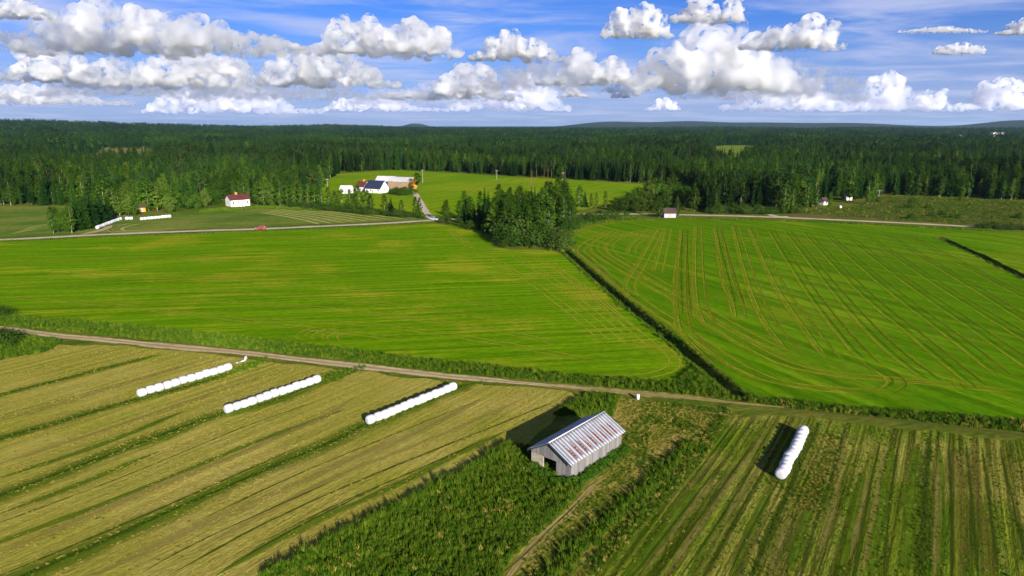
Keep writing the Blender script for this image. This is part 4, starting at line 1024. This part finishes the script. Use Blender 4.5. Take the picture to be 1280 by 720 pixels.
# frame posts inside
m = MB()
for xx in (-4.9, -2.4, 0, 2.4, 4.9):
    for yy in (y0 + .12, y1 - .12): m.box((xx, yy, WH / 2), (.14, .14, WH - .06))
    m.box((xx, 0, WH - .10), (.12, BW - .5, .14))
m.build('inner_frame', M['grey_wood'], barn)
def slope(sign, mat, name):
    ov_e, ov_g = .38, .42
    sl = (RH - WH) / (BW / 2); yE = BW / 2 + ov_e; zE = WH - sl * ov_e
    us = np.arange(0, BL + 2 * ov_g + .01, .05); V = []; UV = []; Fc = []
    rows = 9
    for i, u in enumerate(us):
        wv = .022 * math.cos(2 * math.pi * u / .20)
        for j in range(rows):
            t = j / (rows - 1)
            sag = -.02 * math.sin(math.pi * u / (BL + .84)) + .012 * noise.noise((u * .8, t * 3, sign * 4))
            y = sign * yE * t; z = RH + .05 + (zE - RH) * t + wv + sag
            V.append((x0 - ov_g + u, y, z)); UV.append((u, t))
    for i in range(len(us) - 1):
        for j in range(rows - 1):
            a = i * rows + j; q = (a, a + rows, a + rows + 1, a + 1); Fc.append(q if sign > 0 else q[::-1])
    o = mesh_obj(name, V, Fc, mat, barn, True)
    l = o.data.uv_layers.new(name='UVMap'); li = np.zeros(len(o.data.loops), np.int32); o.data.loops.foreach_get('vertex_index', li); l.data.foreach_set('uv', np.array(UV, np.float32)[li].ravel())
    s_ = o.modifiers.new('thickness', 'SOLIDIFY'); s_.thickness = .015; s_.offset = -1
    return o
slope(-1, roof_mat(True), 'roof_slope'); slope(1, roof_mat(False), 'roof_slope')
m = MB(); m.tube((x0 - .44, 0, RH + .075), (x1 + .44, 0, RH + .075), .07, .07, 8); m.build('ridge_cap', M['grey_roof'], barn, True)
edge_shade = plain('shade_dark_barge_board', (.020, .040, .045), .7, .3, .15, 2)  # dark teal paints in the shadow on the roof edge's thickness
sl = (RH - WH) / (BW / 2)
for xx in (x0 - .40, x1 + .40):
    for s_ in (-1, 1):
        m = MB(); yE = BW / 2 + .36; zE = WH - sl * .36
        v = [(xx - .02, s_ * .0, RH - .01), (xx - .02, s_ * yE, zE - .01), (xx - .02, s_ * yE, zE - .20), (xx - .02, 0, RH - .20)]
        v += [(a + .04, b, c_) for a, b, c_ in v]
        m.add(v, [(0, 1, 2, 3), (7, 6, 5, 4), (0, 4, 5, 1), (1, 5, 6, 2), (2, 6, 7, 3), (3, 7, 4, 0)]); m.build('barge_board', edge_shade, barn)

# ---------------------------------------------------------------- houses
def house(name, u, v, L, W, wh, rh, yaw, wall, roof, label, cat, windows=3, chimney=None, porch=False, door=True, z=0.0, wl=None, gable_mat=None, terrain=False):
    p = at_t(u, v) if terrain else at(u, v)
    e = empty(name, (p[0], p[1], (p[2] if terrain else 0) + z), math.radians(yaw)); tag(e, label, cat)
    m = MB(); hx, hy = L / 2, W / 2       # front wall at -y
    v8 = [(-hx, -hy, -.3), (hx, -hy, -.3), (hx, hy, -.3), (-hx, hy, -.3), (-hx, -hy, wh), (hx, -hy, wh), (hx, hy, wh), (-hx, hy, wh), (-hx, 0, rh - .05), (hx, 0, rh - .05)]
    m.add(v8, [(0, 1, 5, 4), (2, 3, 7, 6)], 0); m.add(v8, [(1, 2, 6, 9, 5), (3, 0, 4, 8, 7)], 1)
    m.build('wall', None, e, mats=[M[wall], M[gable_mat or wall]])
    m = MB(); ov = .45; s_ = (rh - wh) / hy
    for sg in (-1, 1):
        a = [(-hx - ov, 0, rh + .02), (hx + ov, 0, rh + .02), (hx + ov, sg * (hy + ov), wh - s_ * ov + .02), (-hx - ov, sg * (hy + ov), wh - s_ * ov + .02)]
        b = [(q[0], q[1], q[2] + .14) for q in a]
        f = [(0, 1, 2, 3), (4, 7, 6, 5), (0, 4, 5, 1), (1, 5, 6, 2), (2, 6, 7, 3), (3, 7, 4, 0)]
        m.add(a + b, f if sg > 0 else [q[::-1] for q in f])
    rf = m.build('roof', M[roof], e)
    if chimney:
        m = MB(); m.box((chimney[0], chimney[1], rh + .25), (1.0, .8, 1.6)); m.box((chimney[0], chimney[1], rh + 1.1), (1.14, .94, .14)); m.build('chimney', M['brick'], rf)
    for k in range(windows):
        xx = -hx + L * (k + .5) / windows
        if door and k == windows // 2: continue
        m = MB(); m.box((xx, -hy - .03, wh * .55), (1.05, .06, 1.25)); m.box((xx, -hy - .05, wh * .55 - .68), (1.25, .12, .08)); w_ = m.build('window', M['white'], e)
        m = MB(); m.box((xx, -hy - .07, wh * .55 + .3), (.85, .03, .45)); m.box((xx, -hy - .07, wh * .55 - .25), (.85, .03, .5)); m.build('pane', M['glass'], w_)
    for sg in ((-1, 1) if windows else ()):
        m = MB(); m.box((sg * (hx + .03), 0, wh * .6), (.06, 1.0, 1.2)); w_ = m.build('window', M['white'], e)
        m = MB(); m.box((sg * (hx + .075), 0, wh * .6), (.03, .8, 1.0)); m.build('pane', M['glass'], w_)
    if door:
        if porch:
            m = MB(); m.box((0, -hy - 1.0, 1.15), (2.6, 2.0, 2.3)); pr = m.build('porch', M[wall], e)
            m = MB(); m.add([(-1.6, -hy - 2.2, 2.32), (1.6, -hy - 2.2, 2.32), (1.6, -hy, 3.0), (-1.6, -hy, 3.0), (-1.6, -hy - 2.2, 2.42), (1.6, -hy - 2.2, 2.42), (1.6, -hy, 3.12), (-1.6, -hy, 3.12)], [(0, 3, 2, 1), (4, 5, 6, 7), (0, 1, 5, 4), (1, 2, 6, 5), (3, 0, 4, 7)]); m.build('porch_roof', M['white'], pr)
            m = MB(); m.box((0, -hy - 2.03, 1.0), (.9, .06, 2.0)); m.build('door', M['grey_wood'], pr)
        else:
            m = MB(); m.box((0, -hy - .04, 1.0), (1.0, .06, 2.0)); m.build('door', M['grey_wood'], e)
    return e
house('house', 297.5, 257, 9.6, 7.4, 3.5, 5.7, 43, 'white', 'red_roof', 'white wooden house with red brown roof and orange brick chimney', 'house', 4, (-.5, .2), True)
house('shed', 836, 271.5, 5.2, 4.0, 2.3, 4.0, 2, 'grey_paint', 'dark_roof', 'small pale grey shed with dark brown roof beside the road', 'shed', 0, None, False, True)
house('shed', 433.5, 241.5, 6.5, 5.0, 2.6, 4.6, -6, 'white', 'grey_roof', 'small white shed with grey roof at the left end of the farm', 'shed', 2, None, False, True)
house('house', 454, 238.5, 6.0, 7.0, 3.0, 6.0, -24, 'white', 'red_roof', 'small white farmhouse with reddish roof behind the navy roofed house', 'house', 2, (1, 0), False, True)
house('house', 471.5, 240.5, 11.5, 8.5, 3.0, 7.2, -28, 'white', 'navy_roof', 'white farmhouse with a dark navy roof and bright gable', 'house', 4, None, False, True)
house('barn', 484, 234.5, 13.0, 8.0, 4.2, 7.4, -20, 'white', 'grey_roof', 'white farm barn with pale roof behind the navy roofed house', 'barn', 0, None, False, True)
house('farm_hall', 503.5, 236, 15.5, 11.0, 5.2, 7.4, -20, 'tan_wall', 'grey_roof', 'large farm hall with ochre and tan boarded walls and pale roof', 'barn', 0, None, False, True, gable_mat='orange')
house('shed', 227, 257.5, 4.5, 4.0, 2.6, 5.0, 70, 'white', 'grey_roof', 'white gabled shed half hidden by trees left of the white house', 'shed', 0)
house('shed', 178.5, 264.5, 3.0, 3.0, 2.4, 3.6, 20, 'orange', 'dark_roof', 'small orange brown shed under the trees behind the short bale row', 'shed', 0)
house('hut', 912.5, 261.5, 3.6, 3.4, 2.6, 4.2, 60, 'redwall', 'dark_roof', 'small faded red hut in the trees right of the grey roadside shed', 'hut', 0, gable_mat='white')
house('hut', 1029, 256, 3.4, 3.0, 2.3, 3.7, 30, 'white', 'dark_roof', 'white hut among the trees at the edge of the right hand forest', 'hut', 0)
house('hut', 1059, 250, 3.6, 3.2, 2.4, 3.8, 10, 'white', 'dark_roof', 'small white hut in the trees left of the scrubby meadow', 'hut', 0)
house('building', 1246, 171.6, 36, 16, 14, 15.5, 0, 'white', 'grey_roof', 'large white building on the far horizon at the right', 'building', 5, None, False, True, terrain=True)
house('building', 1197, 172.0, 30, 12, 7, 8.5, 0, 'white', 'grey_roof', 'long low pale building on the far horizon left of the large one', 'building', 5, None, False, True, terrain=True)

# utility poles
for (u, v, hpx, lab) in [(528.5, 229, 17, 'slim wooden utility pole on the field behind the dark pine'), (621, 224.5, 12, 'pale wooden utility pole on the far edge of the farm field'), (409.5, 236, 13, 'thin utility pole at the left end of the farm yard'), (703.5, 228, 13, 'white utility pole against the forest right of the dead spruce'), (1098, 250, 13, 'pale pole in front of the right hand forest')]:
    p = at(u, v); hm = hpx * mpp(p); e = empty('utility_pole', (p[0], p[1], 0), R.uniform(-.5, .5)); tag(e, lab, 'pole', 'utility poles around the farm')
    m = MB(); m.tube((0, 0, -.3), (0, 0, hm), .15, .10, 8); m.build('post', M['grey_wood'], e)
    m = MB(); m.box((0, -.16, hm - .7), (2.0, .12, .14)); ca = m.build('crossarm', M['grey_wood'], e)
    m = MB()
    for xx in (-.85, 0, .85): m.lathe([(.03, 0), (.06, .05), (.06, .12), (.03, .2)], 8, 0, 'z', (xx, -.16, hm - .63))
    m.build('insulator', M['white'], ca)

# ---------------------------------------------------------------- cars
def car(u, v, yaw, paint, label, z=.08):
    p = at(u, v); e = empty('car', (p[0], p[1], z), yaw); tag(e, label, 'car')
    Wd = 1.72
    # side profile of the body and of the cabin, x forward
    body = [(-2.0, .32), (-2.05, .55), (-2.0, .86), (-1.75, .95), (1.0, .95), (1.7, .84), (2.02, .66), (2.06, .42), (2.0, .28)]
    cab = [(-1.95, .93), (-1.72, 1.28), (-1.35, 1.46), (-.2, 1.50), (.25, 1.44), (1.02, .94)]
    def prism(m, prof, w0, w1=None, mat=0):
        w1 = w1 or w0; n_ = len(prof); v_ = []
        zs = [q[1] for q in prof]; zl, zh = min(zs), max(zs)
        for s_ in (-1, 1):
            for (x, zz) in prof:
                t = (zz - zl) / (zh - zl); v_.append((x, s_ * (w0 + (w1 - w0) * t) / 2, zz))
        f = [tuple(range(n_)), tuple(range(2 * n_ - 1, n_ - 1, -1))] + [(i, i + n_, (i + 1) % n_ + n_, (i + 1) % n_) for i in range(n_)]
        m.add(v_, f, mat)
    m = MB(); prism(m, body, Wd, Wd * .97); prism(m, cab, Wd * .95, Wd * .76)
    o = m.build('body', M[paint], e); bv = o.modifiers.new('bevel', 'BEVEL'); bv.width = .06; bv.segments = 2
    def pane(name, q, off):
        m = MB(); n_ = len(q); m.add(q + [tuple(np.array(k) + off) for k in q], [tuple(range(n_)), tuple(range(2 * n_ - 1, n_ - 1, -1))] + [(i, (i + 1) % n_, (i + 1) % n_ + n_, i + n_) for i in range(n_)]); m.build(name, M['glass'], e)
    ya = lambda z_: (Wd * .95 + (Wd * .76 - Wd * .95) * (z_ - .93) / .57) / 2 + .012
    for s_ in (-1, 1):
        pane('side_window', [(-1.45, s_ * ya(1.0), 1.0), (.75, s_ * ya(1.0), 1.0), (.15, s_ * ya(1.38), 1.38), (-1.25, s_ * ya(1.38), 1.38)], (0, s_ * .012, 0))
    pane('windscreen', [(1.00, -.66, .98), (1.00, .66, .98), (.36, .58, 1.40), (.36, -.58, 1.40)], (.03, 0, .03))
    pane('rear_window', [(-1.93, -.64, 1.00), (-1.93, .64, 1.00), (-1.70, .58, 1.33), (-1.70, -.58, 1.33)], (-.035, 0, .02))
    for xx in (-1.25, 1.28):
        for s_ in (-1, 1):
            w_ = empty('wheel', (0, 0, 0)); w_.parent = e; w_.location = (xx, s_ * .80, .32)
            m = MB(); m.tube((0, -.10, 0), (0, .10, 0), .32, .32, 18); m.build('tyre', M['tyre'], w_)
            m = MB(); m.tube((0, s_ * .09, 0), (0, s_ * .115, 0), .19, .17, 14); m.build('rim', M['rim'], w_)
    for s_ in (-1, 1):
        m = MB(); m.box((1.98, s_ * .62, .70), (.14, .34, .15)); m.build('headlight', M['lamp'], e)
        m = MB(); m.box((-2.0, s_ * .66, .78), (.10, .24, .2)); m.build('tail_light', M['lamp_red'], e)
    m = MB(); m.box((2.04, 0, .46), (.05, .9, .14)); m.build('grille', M['black'], e)
    m = MB(); m.box((-2.055, 0, .62), (.02, .5, .12)); m.build('number_plate', M['white'], e)
    return e
car(326, 287.2, math.radians(196), 'car_red', 'red hatchback driving along the gravel road below the white house')
car(543, 275.6, math.radians(-35), 'car_silver', 'silver car turning at the road junction beside the grove')

# ---------------------------------------------------------------- clouds
def cloud_mat():
    m = bpy.data.materials.new('cloud_vapour'); m.use_nodes = True; t = m.node_tree
    for k in list(t.nodes): t.nodes.remove(k)
    out = t.nodes.new('ShaderNodeOutputMaterial'); v = t.nodes.new('ShaderNodeVolumeScatter')
    v.inputs['Color'].default_value = (.86, .91, 1, 1); v.inputs['Anisotropy'].default_value = .56
    tc = t.nodes.new('ShaderNodeTexCoord'); nz = t.nodes.new('ShaderNodeTexNoise'); t.links.new(tc.outputs['Object'], nz.inputs['Vector'])
    nz.inputs['Scale'].default_value = 3.2; nz.inputs['Detail'].default_value = 5; nz.inputs['Roughness'].default_value = .62; nz.inputs['Distortion'].default_value = .25
    mr = t.nodes.new('ShaderNodeMapRange'); mr.interpolation_type = 'SMOOTHSTEP'; t.links.new(nz.outputs['Fac'], mr.inputs[0])
    mr.inputs[1].default_value = .455; mr.inputs[2].default_value = .68; mr.inputs[3].default_value = 0; mr.inputs[4].default_value = 1
    at_ = t.nodes.new('ShaderNodeAttribute'); at_.attribute_type = 'OBJECT'; at_.attribute_name = 'vapour_density'
    mu = t.nodes.new('ShaderNodeMath'); mu.operation = 'MULTIPLY'; t.links.new(mr.outputs[0], mu.inputs[0]); t.links.new(at_.outputs['Fac'], mu.inputs[1])
    t.links.new(mu.outputs[0], v.inputs['Density'])
    t.links.new(v.outputs[0], out.inputs['Volume']); return m
CLOUD_DENS = 40.0
M['cloud'] = cloud_mat()
_b = bmesh.new(); bmesh.ops.create_icosphere(_b, subdivisions=2, radius=1.0); _b.verts.ensure_lookup_table()
ICO_V = np.array([tuple(q.co) for q in _b.verts]); ICO_F = np.array([[q.index for q in f.verts] for f in _b.faces]); _b.free()
def cloud(x0, x1, yt, yb, seed, label, peaks=None, alt=900.0, thick=1.0):
    """cumulus: many puffs over a flat base, fused into one lumpy closed body of vapour"""
    r = random.Random(seed)
    d = ray((x0 + x1) / 2, yb); t = (alt - H) / d[2]; c_ = np.array([0, 0, H]) + d * t
    mp = t / F; Hh = (yb - yt) * mp; W = (x1 - x0) / (yb - yt)          # built in units of its own height
    peaks = peaks or [(r.uniform(-.75, .75), r.uniform(.55, 1.0), r.uniform(.18, .4)) for _ in range(3)] + [(r.uniform(-.3, .3), 1.0, .35)]
    N = int(110 + 50 * W); dep = min(W * .6, 2.6)
    def env(u):
        e_ = max(p[1] * math.exp(-((u - p[0]) / p[2]) ** 2) for p in peaks)
        return max(.14, e_) * (1 - abs(u) ** 6)
    V, Fc = [], []
    for _ in range(N):
        u = r.uniform(-1, 1); e_ = env(u)
        rad = r.uniform(.05, .15) * (.55 + .75 * e_)
        z = r.random() ** .8 * max(.02, (e_ - .12)) * .95 + rad * .3
        z = min(z, e_ - rad * .6)
        v = r.uniform(-1, 1) * dep * .5 * math.sqrt(max(.1, 1 - u * u))
        q = ICO_V * rad * np.array([1.5, 1.5, 1.0]) + np.array([u * (W / 2 - rad), v, max(z, rad * .25)])
        q[:, 2] = np.where(q[:, 2] < 0, q[:, 2] * .2, q[:, 2])
        Fc.append(ICO_F + len(V) * len(ICO_V)); V.append(q)
    o = mesh_obj('cloud', np.concatenate(V), np.concatenate(Fc), M['cloud'])
    o.location = tuple(map(float, c_)); o.scale = (Hh, Hh, Hh)
    rm = o.modifiers.new('fuse', 'REMESH'); rm.mode = 'VOXEL'; rm.voxel_size = max(1 / 36, W / 300)
    for sz, st in ((.55, .20), (.22, .14)):
        tx = bpy.data.textures.new('puffs', 'CLOUDS'); tx.noise_scale = sz; tx.noise_depth = 2
        dm = o.modifiers.new('puffs', 'DISPLACE'); dm.texture = tx; dm.strength = st; dm.mid_level = .42; dm.texture_coords = 'LOCAL'
    o['vapour_density'] = CLOUD_DENS / Hh * thick
    return tag(o, label, 'cloud')
CL = [
    (20, 395, 2, 64, 'long white heaped cloud at the upper left of the sky', [(-.25, 1, .22), (-.55, .65, .3), (.3, .62, .25), (.05, .7, .3), (.65, .4, .3), (-.8, .45, .2)]),
    (-20, 62, 0, 22, 'small cloud in the upper left corner of the sky', None),
    (394, 578, 20, 68, 'white cloud with dark flat base left of the middle of the sky', [(-.6, .95, .35), (-.2, .85, .35), (.35, .9, .3), (.75, .8, .2)]),
    (-30, 125, 58, 100, 'grey white cloud at the left edge below the long cloud', None),
    (85, 330, 62, 108, 'wide soft cloud under the long upper left cloud', None),
    (320, 500, 58, 106, 'bright heaped cloud in the left centre of the sky', [(-.2, 1, .4), (.4, .8, .4), (-.7, .6, .3)]),
    (470, 640, 76, 122, 'heaped cloud under the middle of the sky', None),
    (-40, 170, 106, 130, 'low flat cloud near the horizon at the far left', None),
    (180, 405, 108, 140, 'low long cloud above the forest at the left', None),
    (400, 560, 118, 138, 'low thin cloud above the horizon left of centre', None),
    (555, 712, 92, 136, 'bright low cloud above the horizon at the centre', [(.3, 1, .35), (-.3, .6, .4), (.75, .7, .2)]),
    (584, 705, 38, 74, 'loose cloud right of the dark based cloud', None),
    (668, 805, 58, 104, 'ragged cloud joining the big central mass from the left', [(-.2, 1, .3), (.4, .7, .4)]),
    (752, 842, 8, 46, 'small bright puff at the top centre of the sky', None),
    (838, 932, -12, 26, 'cloud cut by the top edge right of centre', None),
    (775, 1010, 22, 112, 'largest white cumulus mass right of centre', [(-.1, 1, .3), (.35, .7, .35), (-.55, .7, .3), (.7, .45, .2)]),
    (925, 1054, 15, 60, 'rounded cloud at the upper right of the largest mass', [(.4, 1, .35), (-.3, .6, .4)]),
    (895, 1068, 98, 136, 'low white cloud below the largest mass', None),
    (1060, 1188, 94, 136, 'heaped low cloud at the right above the horizon', [(-.4, 1, .3), (.5, .6, .4)]),
    (1192, 1284, 99, 136, 'heaped low cloud at the far right above the horizon', None),
    (1122, 1234, 30, 40, 'thin streak of cloud in the blue upper right of the sky', [(0, .6, .5), (-.5, .4, .4), (.5, .4, .4)]),
    (1164, 1232, 54, 67, 'faint torn cloud below the thin streak at the upper right', None),
    (1246, 1310, 22, 42, 'small cloud at the right edge of the sky', None),
    (700, 742, 108, 121, 'tiny cloud just right of the low centre cloud', None),
    (763, 788, 112, 122, 'tiny puff between the centre and the largest mass', None),
    (806, 852, 122, 137, 'small low puff under the largest mass', None),
]
VEILS = [(50, 300, 84, 120, 'thin soft bank of cloud behind the wide cloud at the left'), (225, 470, 92, 124, 'thin soft bank of cloud low in the left centre of the sky'), (430, 660, 100, 130, 'thin soft bank of cloud behind the low centre clouds'),
         (590, 770, 66, 112, 'faint ragged bank of cloud left of the largest mass'), (850, 1075, 66, 122, 'faint spreading cloud on the right side of the largest mass'), (-40, 210, 30, 62, 'faint torn cloud under the long upper left cloud'), (940, 1130, 110, 138, 'faint low bank of cloud between the right hand clouds')]
for k, (a, b, yt, yb, lab) in enumerate(VEILS): cloud(a, b, yt, yb, 300 + k, lab, [(-.6, .7, .4), (0, .8, .5), (.6, .7, .4)], 1000.0, .16)
for k, (a, b, yt, yb, lab, pk) in enumerate(CL): cloud(a, b, yt, yb, 100 + k, lab, pk)

# ---------------------------------------------------------------- the air
HM = bpy.data.materials.new('thin_haze'); HM.use_nodes = True
for k in list(HM.node_tree.nodes): HM.node_tree.nodes.remove(k)
ho = HM.node_tree.nodes.new('ShaderNodeOutputMaterial'); hv = HM.node_tree.nodes.new('ShaderNodeVolumePrincipled')
hv.inputs['Color'].default_value = (.45, .70, 1.0, 1); hv.inputs['Density'].default_value = 2.6e-5; hv.inputs['Anisotropy'].default_value = .2
HM.node_tree.links.new(hv.outputs[0], ho.inputs['Volume'])
m = MB(); m.box((0, 4000, 98), (62000, 62000, 204)); tag(m.build('haze', HM), kind='stuff')

# ---------------------------------------------------------------- light, sky, camera
EL = math.radians(18.0); SX, SY = .41, -.912
w = bpy.data.worlds.new('World'); S.world = w; w.use_nodes = True
t = w.node_tree; bg = t.nodes['Background']
sk = t.nodes.new('ShaderNodeTexSky'); sk.sky_type = 'NISHITA'; sk.sun_disc = False
sk.sun_elevation = EL; sk.sun_rotation = math.atan2(SX, SY); sk.altitude = 200; sk.air_density = 1.0; sk.dust_density = .2; sk.ozone_density = 4.0
def wn(typ, **kw):
    o = t.nodes.new(typ)
    for k_, v_ in kw.items(): setattr(o, k_, v_)
    return o
def wm(op, a, b=0.0):
    o = wn('ShaderNodeMath', operation=op)
    for q, v_ in zip(o.inputs, (a, b)):
        if hasattr(v_, 'is_output'): t.links.new(v_, q)
        else: q.default_value = v_
    return o.outputs[0]
def wmix(f, a, b):
    o = wn('ShaderNodeMix', data_type='RGBA')
    for q, v_ in ((o.inputs[0], f), (o.inputs[6], a), (o.inputs[7], b)):
        if hasattr(v_, 'is_output'): t.links.new(v_, q)
        else: q.default_value = v_ if isinstance(v_, float) else (*v_, 1)
    return o.outputs[2]
mulc = wn('ShaderNodeVectorMath', operation='MULTIPLY'); t.links.new(sk.outputs[0], mulc.inputs[0]); mulc.inputs[1].default_value = (.34, .62, 1.30)
tc = wn('ShaderNodeTexCoord'); sp = wn('ShaderNodeSeparateXYZ'); t.links.new(tc.outputs['Generated'], sp.inputs[0])
zz = wm('MAXIMUM', sp.outputs[2], 0.0)
hz = wn('ShaderNodeMapRange', interpolation_type='SMOOTHSTEP'); t.links.new(zz, hz.inputs[0]); hz.inputs[1].default_value = .16; hz.inputs[2].default_value = -.02
col = wmix(wm('MULTIPLY', hz.outputs[0], .8), mulc.outputs[0], (4.3, 5.0, 8.4))
# thin veils of high cloud, spread on a level sheet far above
dv = wm('ADD', zz, .045)
cb = wn('ShaderNodeCombineXYZ'); t.links.new(wm('DIVIDE', sp.outputs[0], dv), cb.inputs[0]); t.links.new(wm('MULTIPLY', wm('DIVIDE', sp.outputs[1], dv), 1.3), cb.inputs[1])
nz1 = wn('ShaderNodeTexNoise'); t.links.new(cb.outputs[0], nz1.inputs['Vector']); nz1.inputs['Scale'].default_value = .55; nz1.inputs['Detail'].default_value = 8; nz1.inputs['Roughness'].default_value = .6; nz1.inputs['Distortion'].default_value = .6
vr = wn('ShaderNodeMapRange', interpolation_type='SMOOTHSTEP'); t.links.new(nz1.outputs['Fac'], vr.inputs[0]); vr.inputs[1].default_value = .42; vr.inputs[2].default_value = .70
col = wmix(wm('MULTIPLY', vr.outputs[0], .72), col, (6.2, 6.7, 9.2))
t.links.new(col, bg.inputs[0]); bg.inputs[1].default_value = .044
sl_ = bpy.data.lights.new('sun', 'SUN'); so = bpy.data.objects.new('sun', sl_); C.objects.link(so)
sl_.energy = 5.0; sl_.angle = math.radians(.55); sl_.color = (1, .92, .80)
so.rotation_euler = Vector((SX * math.cos(EL), SY * math.cos(EL), math.sin(EL))).to_track_quat('Z', 'Y').to_euler(); so.location = (100, -200, 120)
cam = bpy.data.cameras.new('camera'); co = bpy.data.objects.new('camera', cam); C.objects.link(co); S.camera = co
cam.sensor_width = 36; cam.lens = 36 * F / 1280; cam.clip_start = .5; cam.clip_end = 200000
co.location = (0, 0, H); co.rotation_euler = (math.pi / 2 - P, 0, 0)
vs = S.view_settings; vs.view_transform = 'Standard'; vs.look = 'None'; vs.gamma = 1; vs.use_curve_mapping = False; vs.exposure = 1.15
cy = S.cycles; cy.volume_step_rate = 1.0; cy.volume_max_steps = 256; cy.volume_bounces = 12; cy.max_bounces = 16; cy.diffuse_bounces = 3; cy.glossy_bounces = 2; cy.transparent_max_bounces = 24; cy.use_denoising = True
